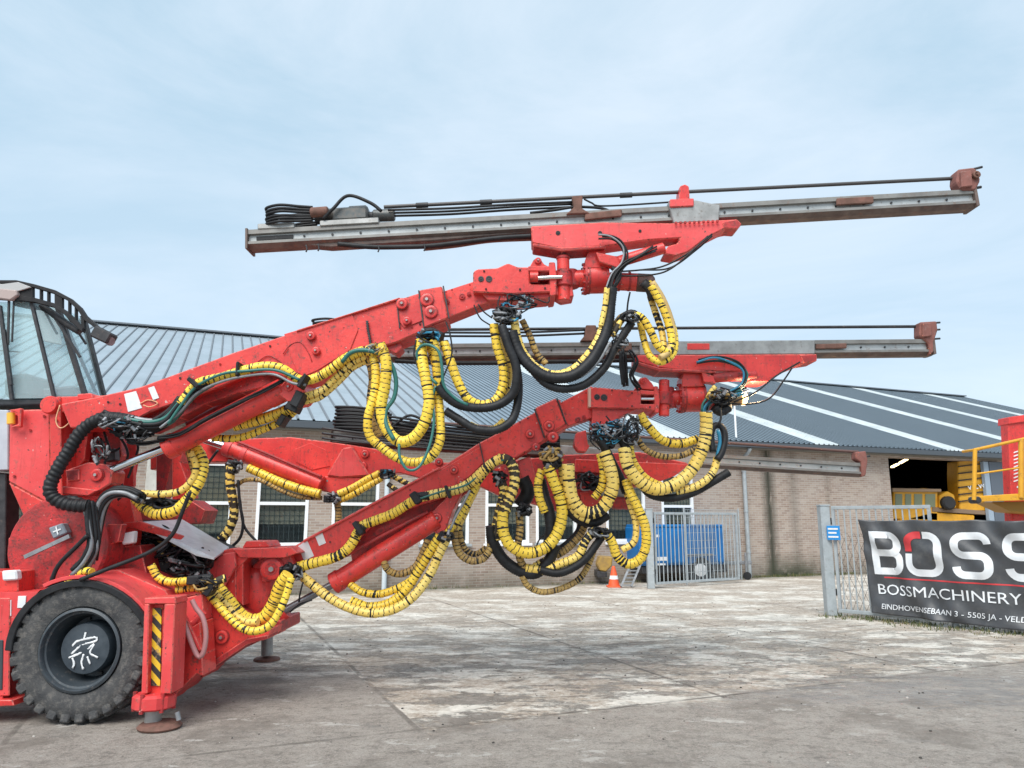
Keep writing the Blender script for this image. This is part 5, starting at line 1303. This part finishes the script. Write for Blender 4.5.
rod('yoke_ring', (666, 388), (668, 408), .09, REDD, h2_, Y2 + .11, 20, .008)
actuator(678, 704, 398.5, 13.6, Y2 + .13, h2_)
sub('actuator_top', [(684, 370), (700, 370), (702, 378), (704, 386), (682, 387), (682, 378)], Y2 + .0, .26, h2_)
rod('rotary_motor', (704, 402), (722, 404), M(8, Y2), REDD, h2_, Y2 + .13, 24, .02)
rod('motor_cap', (717, 404), (728, 404), M(8.2, Y2), BLKM, h2_, Y2 + .12, 24, .02)
# work lamp burning on the head
rod('work_lamp', (728, 400), (741, 398.5), M(6.5, Y2), mat('lamp_shell', (.22, .14, .08), .5), h2_, Y2 + .05, 20, .01)
lp = P(744, 398, Y2 + .03); fin('lamp_lens', lathe_bm([(.005, .035), (.035, .03), (.078, .012), (.085, 0), (.085, -.02)], lp, 'X', 20), mat('lamp_lit', (1, .8, .5), .4, emit=((1, .66, .26), 5)), h2_, smooth=True)
ll = bpy.data.lights.new('work_lamp_light', 'POINT'); ll.energy = 14; ll.color = (1, .75, .45); ll.shadow_soft_size = .05
lo_ = bpy.data.objects.new('work_lamp_light', ll); S.collection.objects.link(lo_); lo_.parent = h2_; lo_.location = lp + Vector((.10, -.05, 0))
cr2 = plate('feed_cradle', [(636, 355), (815, 354), (806, 362), (786, 370), (768, 382), (750, 382), (748, 372), (716, 371), (690, 371), (660, 368), (636, 361)], Y2 - .06, .34, RED, rig, .012)
sub('cradle_tip', [(800, 355), (817, 354), (817, 361), (804, 363)], Y2 - .07, .3, cr2, REDD)
sub('cradle_sill', [(636, 361), (660, 368), (716, 371), (716, 373), (660, 371), (636, 364)], Y2 - .09, .36, cr2, REDD)
rod('tilt_cylinder', (712, 378), (756, 375), M(5, Y2), REDD, cr2, Y2 - .03, 20, .008)
sub('tilt_clevis', [(702, 372), (714, 376), (716, 384), (704, 382)], Y2 - .08, .10, cr2)

# ---- FEED 3 (far, low)
YF3 = 9.25
rail3, at3, d3, u3, h3, L3, w3 = feed(YF3, (332, 431), (864, 463), 13.5, 'c', 0, 0, 0, 0, 0, 0)
drifter(rail3, at3, d3, u3, h3, L3, w3, .10, .19, rail3)
reel_loops(rail3, at3, .002, .085, h3, 7, .3, 1.85, .017)
rod('drill_rod', (410, 421), (858, 452), .018, mat('rust_rod', (.14, .08, .07), .6, .2), rail3, YF3 + .1)
for k in range(7):
    fin('supply_hose', tube_bm(depth_pts([(365, 414 + k * 3), (400, 418 + k * 3.2), (440, 424 + k * 3.0), (500, 431 + k * 2.6), (560, 437 + k * 2.2)], YF3 - .04 + .02 * (k % 3), 0), .015, 7, .05), BLK, rail3)
for k in range(3):
    fin('supply_hose', tube_bm(depth_pts([(322, 428 + 5 * k), (345, 431 + 5 * k), (400, 438 + 4 * k), (460, 444 + 3 * k), (520, 449 + 3 * k)], YF3 - .03, 0), .016, 7, .05), BLKM, rail3)
plate('feed_carriage', [(560, 445), (700, 456), (700, 470), (560, 459)], YF3 - .025, .25, STEEL, rail3)
f3c = plate('front_clamp', [(856, 452), (866, 451), (868, 460), (866, 475), (862, 477), (861, 462), (856, 459)], YF3 - .0, .14, RUSTP, rail3, .01)
rod('clamp_spike', (865, 457), (870, 456), .012, BLKM, f3c, YF3 + .1)

# ---- BOOM 3 (far side)
Y3 = 9.2
b3 = plate('boom', [(150, 452), (206, 440), (290, 437), (330, 442), (352, 445), (376, 449), (400, 458), (425, 462), (470, 463), (500, 468), (500, 496), (470, 482), (440, 480), (420, 478), (400, 473), (372, 476), (345, 487), (325, 492), (300, 484), (240, 462), (200, 462), (150, 470)], Y3, .36, RED, rig, .012)
sub('gusset', [(342, 448), (352, 446), (370, 476), (340, 478), (326, 476)], Y3 - .08, .1, b3, REDF, .02)
sub('gusset', [(320, 476), (366, 478), (344, 490), (334, 494), (320, 490)], Y3 - .05, .45, b3, RED, .012)
pins('pin', [(365, 454, 3.8), (363, 466, 3.8), (328, 481, 4), (439, 462, 3.5), (462, 478, 3)], Y3 - .012, b3)
sub('doubler_plate', [(293, 450), (310, 443), (326, 450), (330, 466), (312, 470), (296, 462)], Y3 - .012, .012, b3, RED, .003)
rod('lift_cylinder', (228, 447), (322, 485), M(8.6, Y3), RED, b3, Y3 - .1, 26, .012)
rod('cylinder_collar', (226, 446), (233, 449), M(9.4, Y3), REDF, b3, Y3 - .1, 26, .006)
rod('cylinder_collar', (243, 453), (248, 455), M(9.2, Y3), REDF, b3, Y3 - .1, 26, .006)
rod('cylinder_rod', (205, 440), (230, 448), M(4, Y3), CHROME, b3, Y3 - .1, 18)
fin('cylinder_pipe', tube_bm(depth_pts([(236, 441), (270, 455), (300, 468), (322, 477)], Y3 - .2, 0), .016, 8, .03), REDD, b3)
h3_ = plate('boom_head', [(500, 462), (560, 455), (640, 452), (688, 463), (672, 476), (640, 487), (610, 486), (600, 512), (560, 512), (520, 500), (500, 494)], Y3, .36, REDD, rig, .012)
sub('head_block', [(575, 459), (622, 461), (622, 474), (575, 472)], Y3 - .06, .2, h3_, RED)
sub('head_cover', [(580, 492), (606, 491), (606, 508), (584, 510)], Y3 - .08, .2, h3_, RED)
sub('cradle_plate', [(636, 462), (690, 464), (675, 476), (648, 486), (636, 484)], Y3 - .05, .3, h3_, RED)
rod('rotary_actuator', (600, 487), (628, 488), M(9, Y3), GREY, h3_, Y3 - .15, 24, .01)
rod('rotary_actuator', (612, 500), (630, 500), M(9, Y3), REDD, h3_, Y3 - .05, 24, .01)
tangle('cable_nest', 590, 482, 18, 10, Y3 - .2, 14, h3_, 1.0, 9)

# ---- HOSES (each one a part of its own)
HB1, HB2, HB3 = b1, b2, b3
def H(st, r, Y, pts, par, name='hose'): return hose(pts, r, Y, st, par, name)
Z = 6.60
# near tower
H('k', 7.2, 6.62, [(88, 506), (70, 505), (55, 499), (50, 488), (57, 470), (68, 452), (80, 433), (95, 421), (112, 418), (135, 422)], rig)
H('k', 5.0, 6.70, [(58, 500), (74, 500), (86, 507), (90, 520)], rig)
bundle('hose_bundle', [(128, 420), (150, 425), (168, 420), (182, 405), (196, 390), (213, 381)], 6.60, 7, 3.6, 2.1, rig, (0, 0, 0, 1, 2, 0), 5)
bundle('hose_bundle', [(90, 505), (92, 525), (94, 545), (86, 562), (76, 572)], 6.66, 8, 4.5, 2.4, rig, (0, 0, 0, 0, 2), 6)
bundle('hose_bundle', [(92, 560), (96, 530), (102, 506), (112, 494), (128, 492), (142, 498)], 6.76, 7, 4.2, 2.3, rig, (0, 0, 0, 0, 2), 7)
bundle('hose_bundle', [(110, 430), (125, 436), (140, 444), (165, 440)], 6.66, 4, 2.0, .9, rig, (0,), 8)
H('b', 2.4, 6.60, [(50, 586), (58, 566), (75, 548), (88, 535)], rig)
H('b', 2.2, 6.55, [(80, 580), (110, 568), (150, 552), (172, 535), (183, 510), (190, 492)], rig)
tangle('cable_nest', 135, 432, 22, 12, 6.66, 18, rig, .8, 21)
tangle('cable_nest', 100, 450, 12, 14, 6.72, 8, rig, .8, 22)
tangle('cable_nest', 160, 505, 22, 8, 7.0, 14, rig, 1.6, 23)
fin('loose_wire', tube_bm(depth_pts([(60, 405), (56, 420), (60, 428), (68, 424), (76, 412), (84, 407)], 6.8, 0), .006, 5, .02), mat('orange_wire', (.75, .40, .22), .5), rig)
fin('loose_wire', tube_bm(depth_pts([(84, 404), (96, 405), (106, 408), (112, 405), (104, 403)], 6.8, .02), .005, 5, .02), bpy.data.materials['orange_wire'], rig)
fin('loose_wire', tube_bm(depth_pts([(140, 404), (148, 400), (158, 403), (150, 407), (143, 405)], 6.7, .01), .005, 5, .02), bpy.data.materials['orange_wire'], rig)
bundle('hose_bundle', [(104, 417), (122, 424), (140, 428), (158, 424), (172, 414), (184, 400)], 6.64, 9, 5.0, 2.3, rig, (0,), 15)
tangle('cable_nest', 118, 424, 20, 7, 6.56, 10, rig, 1.0, 25)
def clampb(x, y, w_, h_, Y, par, ang=0, th=.16):
    c = P(x, y, Y); b_ = box_bm(c, (M(w_, Y), th, M(h_, Y)), Matrix.Rotation(R(ang), 4, 'Y'), .008); return fin('hose_clamp', b_, BLK, par)
for q in ((299, 400, 9, 16, 6.62, b1, 25), (294, 408, 12, 8, 6.66, b1, 25), (283, 421, 6, 12, 6.9, b1, 30), (196, 384, 4, 14, 6.54, b1, -50), (240, 370, 3, 14, 6.54, b1, 0), (304, 382, 4, 15, 6.54, b1, 30), (211, 589, 7, 12, 7.0, rig, 30), (196, 580, 12, 8, 7.0, rig, 0)):
    clampb(*q)
for q in ((443, 537, 9, 9, 7.85, b2, 30), (292, 570, 12, 11, 7.85, b2, 0), (359, 528, 5, 14, 7.8, b2, -35), (416, 498, 7, 12, 7.8, b2, -35), (448, 492, 3, 13, 7.8, b2, -20), (330, 499, 10, 7, 9.0, b3, 0), (385, 474, 8, 9, 9.0, b3, 0), (612, 440, 8, 16, 7.9, b2, 20), (551, 458, 10, 10, 7.9, b2, 0)):
    clampb(*q)
# along boom 1
H('y', 5.6, 6.56, [(181, 404), (190, 391), (201, 382), (222, 377), (245, 370), (266, 366), (283, 369), (296, 378), (306, 382)], HB1)
H('g', 1.6, 6.50, [(168, 424), (182, 404), (197, 386), (222, 374), (246, 371), (275, 370), (300, 380)], HB1)
H('w', 1.5, 6.52, [(160, 428), (180, 412), (196, 394), (215, 384), (240, 377), (272, 374), (292, 383), (306, 385)], HB1)
H('y', 5.8, 6.60, [(304, 381), (316, 378), (330, 370), (346, 358), (362, 351), (374, 352)], HB1)
H('g', 2.4, 6.55, [(342, 362), (350, 353), (362, 350), (378, 353), (390, 362), (396, 380), (394, 398), (386, 410), (386, 424), (394, 440)], HB1)
H('p', 4.4, 6.66, [(306, 396), (322, 390), (336, 377), (350, 364), (366, 356)], HB1)
H('p', 4.2, 6.72, [(302, 402), (320, 397), (338, 382), (352, 368), (368, 360)], HB1)
H('y', 6.4, 6.90, [(234, 426), (262, 419), (286, 410), (302, 400)], HB1)
H('y', 4.6, 6.96, [(212, 438), (238, 438), (262, 430), (284, 420), (296, 410)], HB1)
H('y', 6.6, 6.95, [(196, 448), (203, 462), (200, 480), (190, 496), (176, 510), (158, 514), (145, 508), (136, 498)], HB1)
H('p', 4.2, 6.88, [(190, 452), (196, 466), (192, 480), (180, 491), (162, 494), (134, 493)], HB1)
H('t', 5.0, 7.0, [(188, 446), (192, 460), (196, 474)], HB1)
# loop cluster 1, below boom 1
H('y', 5.4, 6.62, [(372, 350), (376, 372), (374, 395), (368, 418), (370, 436), (384, 449), (402, 460), (418, 462), (432, 456), (440, 440), (440, 418), (438, 392), (436, 366), (430, 345)], HB1)
H('t', 4.2, 6.78, [(366, 352), (372, 376), (370, 400), (372, 420), (380, 436)], HB1)
H('y', 6.8, 6.56, [(380, 344), (386, 362), (385, 385), (381, 408), (386, 428), (398, 441), (412, 439), (424, 424), (429, 402), (426, 380), (422, 360), (421, 340)], HB1)
H('y', 5.6, 6.60, [(434, 340), (436, 354), (437, 372), (440, 392)], HB1)
H('y', 5.8, 6.66, [(444, 342), (450, 360), (458, 382), (468, 399), (482, 405), (496, 400), (503, 386), (503, 366), (497, 346), (494, 324)], HB1)
H('p', 4.6, 6.80, [(500, 326), (504, 346), (509, 368), (506, 390), (498, 404)], HB1)
H('b', 5.2, 6.55, [(438, 386), (446, 396), (460, 405), (480, 408), (498, 405), (511, 396), (516, 384), (516, 366), (508, 345), (502, 326)], HB1)
H('b', 4.8, 6.62, [(446, 411), (460, 420), (476, 429), (496, 430), (512, 420), (518, 400), (518, 376), (512, 350), (504, 330)], HB1)
H('p', 3.4, 6.70, [(470, 424), (482, 429), (494, 428), (504, 420)], HB1)
H('g', 1.7, 6.50, [(437, 384), (425, 372), (417, 356), (421, 346), (430, 345), (439, 352), (442, 368), (444, 386), (456, 399), (468, 405)], HB1)
H('g', 1.5, 6.50, [(436, 386), (432, 400), (434, 420), (430, 444), (420, 466), (408, 470), (400, 458), (399, 444)], HB1)
H('b', .9, 6.52, [(446, 322), (450, 334), (452, 352), (448, 366), (440, 384)], HB1)
H('b', .9, 6.52, [(416, 340), (414, 356), (420, 372)], HB1)
tangle('cable_nest', 428, 336, 13, 7, 6.60, 14, HB1, 1.0, 31)
tangle('cable_nest', 375, 348, 12, 6, 6.60, 12, HB1, 1.0, 32, m=TAN)
H('d', 6, 6.66, [(424, 334), (432, 333), (442, 338)], HB1, 'hose_clamp')
H('d', 6.4, 6.66, [(494, 316), (504, 313), (516, 318)], HB1, 'hose_clamp')
tangle('cable_nest', 506, 316, 16, 9, 6.60, 22, HB1, 1.1, 33)
tangle('cable_nest', 518, 302, 22, 9, 6.66, 12, HB1, .8, 34)
for q in ([(478, 304), (484, 312), (492, 318)], [(474, 305), (480, 318), (490, 325)], [(500, 296), (498, 306), (506, 316)], [(528, 296), (531, 306), (520, 314)], [(534, 298), (548, 303), (549, 297)]):
    H('b', .8, 6.64, q, HB1, 'cable')
# loop cluster 2, big sag between boom elbow and head 1
H('p', 5.2, 6.60, [(514, 318), (517, 336), (524, 354), (538, 369), (556, 375), (574, 369), (588, 355), (598, 340), (603, 326)], HB1)
H('t', 4.0, 6.78, [(522, 320), (530, 336), (536, 352), (546, 364)], HB1)
H('b', 6.4, 6.54, [(612, 288), (610, 306), (608, 324), (602, 342), (590, 362), (572, 376), (548, 377), (530, 366), (518, 350), (512, 332)], HB1)
H('b', 4.8, 6.58, [(534, 372), (548, 385), (566, 389), (586, 384), (604, 368), (614, 350), (624, 334), (632, 322)], HB1)
H('w', 1.6, 6.50, [(560, 380), (580, 377), (598, 362), (610, 342)], HB1)
H('p', 3.6, 6.52, [(607, 288), (605, 306), (601, 326)], HB1)
H('t', 4.0, 6.66, [(600, 346), (612, 330), (620, 318), (628, 314)], HB1)
H('s', 4.0, 6.62, [(612, 336), (618, 326), (624, 318), (634, 314)], HB1)
H('y', 4.8, 6.60, [(632, 314), (642, 318), (650, 330), (658, 346), (668, 352), (672, 342), (668, 322), (660, 302), (651, 286)], HB1)
H('y', 4.2, 6.68, [(640, 322), (644, 340), (650, 356), (662, 362), (674, 352), (674, 332), (666, 308), (656, 290), (648, 282)], HB1)
hose([(652, 282), (662, 298), (670, 318), (673, 338), (668, 352), (660, 358)], 3.8, 6.62, 'o', HB1)
H('p', 4.2, 6.74, [(650, 296), (656, 314), (662, 332), (664, 348)], HB1)
H('d', 5.2, 6.68, [(643, 282), (650, 290), (653, 300)], HB1, 'hose_end')
H('b', 3, 6.6, [(618, 322), (624, 315), (632, 312), (640, 316)], HB1)
tangle('cable_nest', 630, 317, 10, 6, 6.6, 12, HB1, 1.0, 41)
tangle('cable_nest', 620, 342, 10, 9, 6.66, 12, HB1, 1.0, 42)
bundle('cable_bundle', [(612, 290), (616, 276), (626, 264), (640, 256), (655, 248)], 6.58, 5, 2.0, 1.0, hd, (0, 0, 2, 3, 0), 9)
bundle('cable_bundle', [(600, 236), (614, 238), (624, 248), (624, 262), (614, 274), (608, 290)], 6.58, 4, 2.0, 1.0, hd, (0, 0, 2), 10)
for q in ([(612, 272), (640, 270), (664, 266), (690, 252), (708, 236)], [(612, 276), (650, 275), (672, 268), (700, 244), (712, 234)], [(640, 270), (670, 268), (696, 250), (712, 236)], [(616, 282), (612, 290), (612, 300)], [(630, 292), (628, 302), (627, 312)]):
    H('b', 1.0, 6.60, q, hd, 'cable')
H('b', 2.5, 6.62, [(612, 268), (620, 274), (616, 284), (610, 290)], hd)
bundle('cable_bundle', [(623, 352), (623, 366), (625, 385)], 7.9, 4, 2.4, 1.6, h2_, (0,), 11)
bundle('cable_bundle', [(630, 350), (636, 362), (632, 376), (640, 388)], 7.86, 4, 1.8, 1.0, h2_, (0, 2), 12)
# along boom 2
Q = 7.85
H('y', 6.0, Q, [(298, 567), (318, 562), (338, 556), (350, 546), (358, 532)], HB2)
H('y', 5.6, Q, [(356, 536), (362, 526), (374, 521), (392, 514), (408, 504), (420, 497)], HB2)
H('p', 5.8, Q, [(418, 498), (436, 494), (456, 490), (470, 483), (482, 472), (492, 463), (500, 459)], HB2)
H('g', 1.0, Q - .06, [(416, 500), (440, 492), (468, 484), (490, 464), (504, 460)], HB2)
H('b', 4.5, Q, [(352, 546), (356, 536), (364, 526)], HB2); H('b', 4.5, Q, [(414, 500), (420, 496), (428, 496)], HB2)
H('s', 6.4, Q, [(498, 459), (508, 460), (514, 470), (514, 486), (508, 502), (503, 520), (504, 536)], HB2)
H('s', 6.0, Q + .1, [(500, 480), (504, 492), (500, 510), (496, 530), (498, 540)], HB2)
H('y', 6.6, Q - .04, [(503, 512), (503, 530), (510, 545), (526, 553), (543, 549), (556, 536), (562, 516), (560, 498), (554, 482), (548, 466)], HB2)
H('b', 6.2, Q + .08, [(491, 526), (493, 542), (504, 560), (520, 571), (536, 573), (548, 562), (556, 545)], HB2)
H('b', 6.5, Q + .12, [(540, 480), (544, 496), (549, 512), (551, 530), (548, 548)], HB2)
H('y', 5.2, Q + .06, [(542, 470), (538, 484), (540, 500), (545, 512)], HB2)
H('t', 4.4, Q + .1, [(519, 512), (520, 530), (518, 548), (522, 564), (530, 570)], HB2)
H('b', 8.0, Q + .3, [(522, 478), (528, 492), (520, 506)], HB2)
H('p', 7.6, Q - .05, [(568, 464), (569, 482), (573, 500), (584, 512), (598, 511), (608, 500), (613, 484), (610, 468), (604, 452)], HB2)
H('p', 5.0, Q + .03, [(562, 466), (564, 484), (568, 500), (578, 514), (590, 520)], HB2)
H('y', 4.8, Q + .0, [(600, 454), (603, 470), (602, 486), (594, 498)], HB2)
H('b', 5.0, Q + .1, [(566, 508), (578, 519), (594, 523), (608, 515)], HB2)
H('t', 3.6, Q + .1, [(522, 576), (528, 586), (542, 592), (560, 589), (578, 580), (588, 566), (594, 550), (602, 534)], HB2)
H('p', 5.2, Q + .05, [(526, 568), (545, 570), (560, 564), (578, 556), (586, 540), (596, 530)], HB2)
H('s', 4.6, Q + .1, [(530, 572), (536, 566), (546, 560), (556, 552)], HB2)
H('b', 4.4, Q + .02, [(540, 570), (560, 573), (582, 562), (596, 545), (606, 530)], HB2)
H('t', 4.4, Q + .2, [(588, 518), (580, 535), (568, 548), (556, 556)], HB2)
H('b', 3.4, Q + .22, [(582, 516), (578, 532), (564, 546), (548, 556)], HB2)
H('y', 5.6, Q, [(604, 531), (612, 542), (617, 556), (628, 564), (640, 559), (646, 545), (645, 526), (638, 508), (630, 492), (626, 480)], HB2)
H('p', 4.0, Q + .08, [(624, 484), (630, 504), (636, 524), (634, 542), (622, 550)], HB2)
# right hand sag of boom 2
H('p', 7.4, Q - .1, [(706, 412), (706, 430), (702, 450), (690, 472), (672, 486), (654, 489), (638, 480), (628, 466), (624, 448)], HB2)
H('y', 5.2, Q + .02, [(640, 414), (648, 426), (662, 440), (680, 444), (698, 439)], HB2)
H('t', 3.8, Q + .04, [(636, 436), (645, 449), (660, 456), (680, 456), (696, 449)], HB2)
H('y', 4.2, Q + .06, [(630, 446), (634, 462), (646, 478), (662, 486)], HB2)
H('b', 4.6, Q - .02, [(640, 484), (652, 495), (672, 498), (694, 492), (712, 482), (729, 472)], HB2)
H('b', 3.6, Q - .05, [(713, 452), (711, 436), (714, 426), (722, 427), (725, 438), (722, 452), (717, 460)], HB2)
H('u', 2.0, Q - .08, [(718, 430), (720, 442), (717, 456)], HB2)
H('p', 4.6, Q - .02, [(717, 458), (714, 470), (706, 480), (694, 487), (676, 492)], HB2)
H('b', 5.0, Q + .1, [(606, 450), (614, 466), (621, 480), (626, 492)], HB2)
H('b', 5.2, Q, [(598, 438), (604, 446), (608, 456)], HB2); H('b', 5.2, Q, [(620, 432), (624, 444), (628, 452)], HB2)
tangle('cable_nest', 610, 432, 22, 14, Q, 24, HB2, .7, 51)
tangle('cable_nest', 632, 430, 12, 18, Q, 14, HB2, .7, 52)
tangle('cable_nest', 552, 455, 14, 8, Q, 16, HB2, 1.2, 53, m=TAN)
tangle('cable_nest', 552, 462, 10, 8, Q, 12, HB2, 1.3, 54)
tangle('cable_nest', 600, 533, 12, 6, Q, 14, HB2, 1.2, 55)
tangle('cable_nest', 524, 510, 9, 7, Q + .1, 9, HB2, 1.2, 56)
tangle('cable_nest', 500, 478, 8, 8, Q + .1, 9, HB2, 1.1, 57)
for q in ([(596, 428), (590, 440), (600, 450)], [(634, 418), (639, 430), (632, 442)], [(590, 424), (604, 436), (620, 420)], [(606, 416), (620, 430), (634, 416)], [(545, 534), (539, 540), (536, 548)]):
    H('b', .8, Q - .05, q, HB2, 'cable')
bundle('cable_bundle', [(704, 412), (706, 404), (716, 396), (732, 393), (745, 390)], 7.9, 6, 3.2, 1.2, h2_, (0, 3, 3, 1, 2), 13)
bundle('cable_bundle', [(698, 362), (715, 359), (732, 362), (744, 370), (745, 380), (738, 388), (722, 396)], 7.86, 4, 1.8, 1.1, h2_, (0, 3, 1, 0), 14)
H('p', 3.2, 7.86, [(708, 398), (711, 392), (715, 387)], h2_)
tangle('cable_nest', 722, 396, 16, 9, 7.85, 16, h2_, .9, 61)
for q in ([(734, 402), (756, 392), (776, 376), (800, 362)], [(724, 403), (750, 404), (770, 398), (784, 380), (792, 368)]):
    H('b', .9, 7.85, q, h2_, 'cable')
H('b', 1.2, Q - .05, [(720, 408), (721, 418), (718, 426)], HB2, 'cable')
H('k', 5.0, 7.88, [(716, 404), (724, 402), (728, 408), (720, 412), (714, 407)], h2_)
# under boom 2
H('p', 5.4, Q - .05, [(302, 576), (314, 586), (330, 598), (350, 608), (372, 613), (394, 609), (414, 596), (430, 574), (440, 552), (447, 538)], HB2)
H('y', 5.6, Q + .02, [(350, 601), (368, 607), (388, 604), (404, 592), (418, 572), (430, 552), (440, 536)], HB2)
H('y', 4.4, Q + .1, [(350, 584), (362, 592), (380, 594), (398, 588), (412, 580)], HB2)
H('t', 4.2, Q + .14, [(383, 560), (388, 570), (400, 574), (414, 568), (422, 555), (428, 540)], HB2)
H('y', 4.2, Q + .06, [(446, 535), (456, 522), (464, 508), (472, 492), (484, 474), (492, 466)], HB2)
H('p', 3.6, Q + .1, [(450, 538), (462, 520), (470, 502), (478, 486)], HB2)
H('t', 4.4, Q + .1, [(455, 524), (455, 540), (460, 554), (472, 561), (484, 558), (490, 548), (490, 538)], HB2)
H('t', 3.6, Q + .16, [(460, 518), (460, 536), (466, 550), (476, 554), (486, 548)], HB2)
H('w', 1.4, Q - .05, [(450, 530), (456, 516), (464, 502), (470, 490)], HB2)
tangle('cable_nest', 447, 536, 7, 5, Q - .05, 9, HB2, 1.0, 63)
tangle('cable_nest', 292, 572, 13, 9, Q - .05, 20, HB2, 1.2, 64)
H('b', .9, Q - .1, [(303, 582), (300, 594), (299, 602)], HB2, 'cable'); H('b', .9, Q - .1, [(290, 612), (300, 604), (312, 600)], HB2, 'cable')
# nose loops
H('y', 4.8, 7.0, [(151, 565), (158, 577), (170, 582), (190, 581)], rig)
H('b', 4.0, 7.0, [(188, 581), (202, 578), (212, 578)], rig)
H('y', 4.6, 7.05, [(176, 590), (190, 588), (202, 589), (214, 600), (228, 616), (242, 628), (256, 631), (270, 625), (280, 610), (287, 593), (291, 578)], rig)
H('s', 5.0, 7.1, [(205, 590), (212, 586), (220, 580), (226, 578)], rig)
H('y', 7.2, 7.3, [(216, 586), (226, 597), (238, 612), (250, 620), (264, 617), (274, 602), (280, 586), (288, 574)], rig)
H('p', 4.6, 7.2, [(210, 588), (222, 600), (234, 614), (246, 622), (258, 622)], rig)
H('y', 4.6, 6.62, [(67, 583), (76, 575), (86, 571), (92, 572)], rig)
tangle('cable_nest', 206, 585, 14, 8, 7.0, 18, rig, 1.2, 65)
# boom 3 hoses
H('y', 5.2, 9.0, [(248, 468), (262, 474), (280, 482), (300, 489), (320, 494)], HB3)
H('t', 2.6, 9.0, [(236, 486), (246, 480), (262, 481), (280, 490), (300, 497), (322, 498)], HB3)
H('s', 5.4, 8.9, [(231, 466), (230, 482), (233, 500), (234, 515), (229, 530), (221, 540)], HB3)
H('b', 1.6, 8.9, [(238, 480), (240, 505), (243, 522), (240, 538), (228, 550)], HB3); H('b', 1.4, 8.9, [(240, 500), (244, 526), (258, 543)], HB3)
H('y', 4.2, 9.0, [(338, 494), (352, 488), (366, 480), (380, 473)], HB3)
H('y', 4.0, 9.05, [(340, 500), (354, 494), (368, 486), (382, 478)], HB3)
H('t', 4.0, 9.05, [(336, 496), (338, 508), (339, 522)], HB3)
H('s', 3.4, 9.0, [(380, 474), (392, 476), (404, 482), (412, 486)], HB3); H('s', 3.0, 9.0, [(388, 484), (396, 490), (402, 494)], HB3)
tangle('cable_nest', 332, 498, 9, 5, 9.0, 10, HB3, 1.2, 71)
tangle('cable_nest', 388, 474, 9, 5, 9.0, 10, HB3, 1.2, 72)
tangle('cable_nest', 234, 466, 9, 8, 8.9, 10, HB3, 1.2, 73)
H('b', 1.5, 8.9, [(203, 470), (212, 458), (218, 450)], HB3, 'cable')
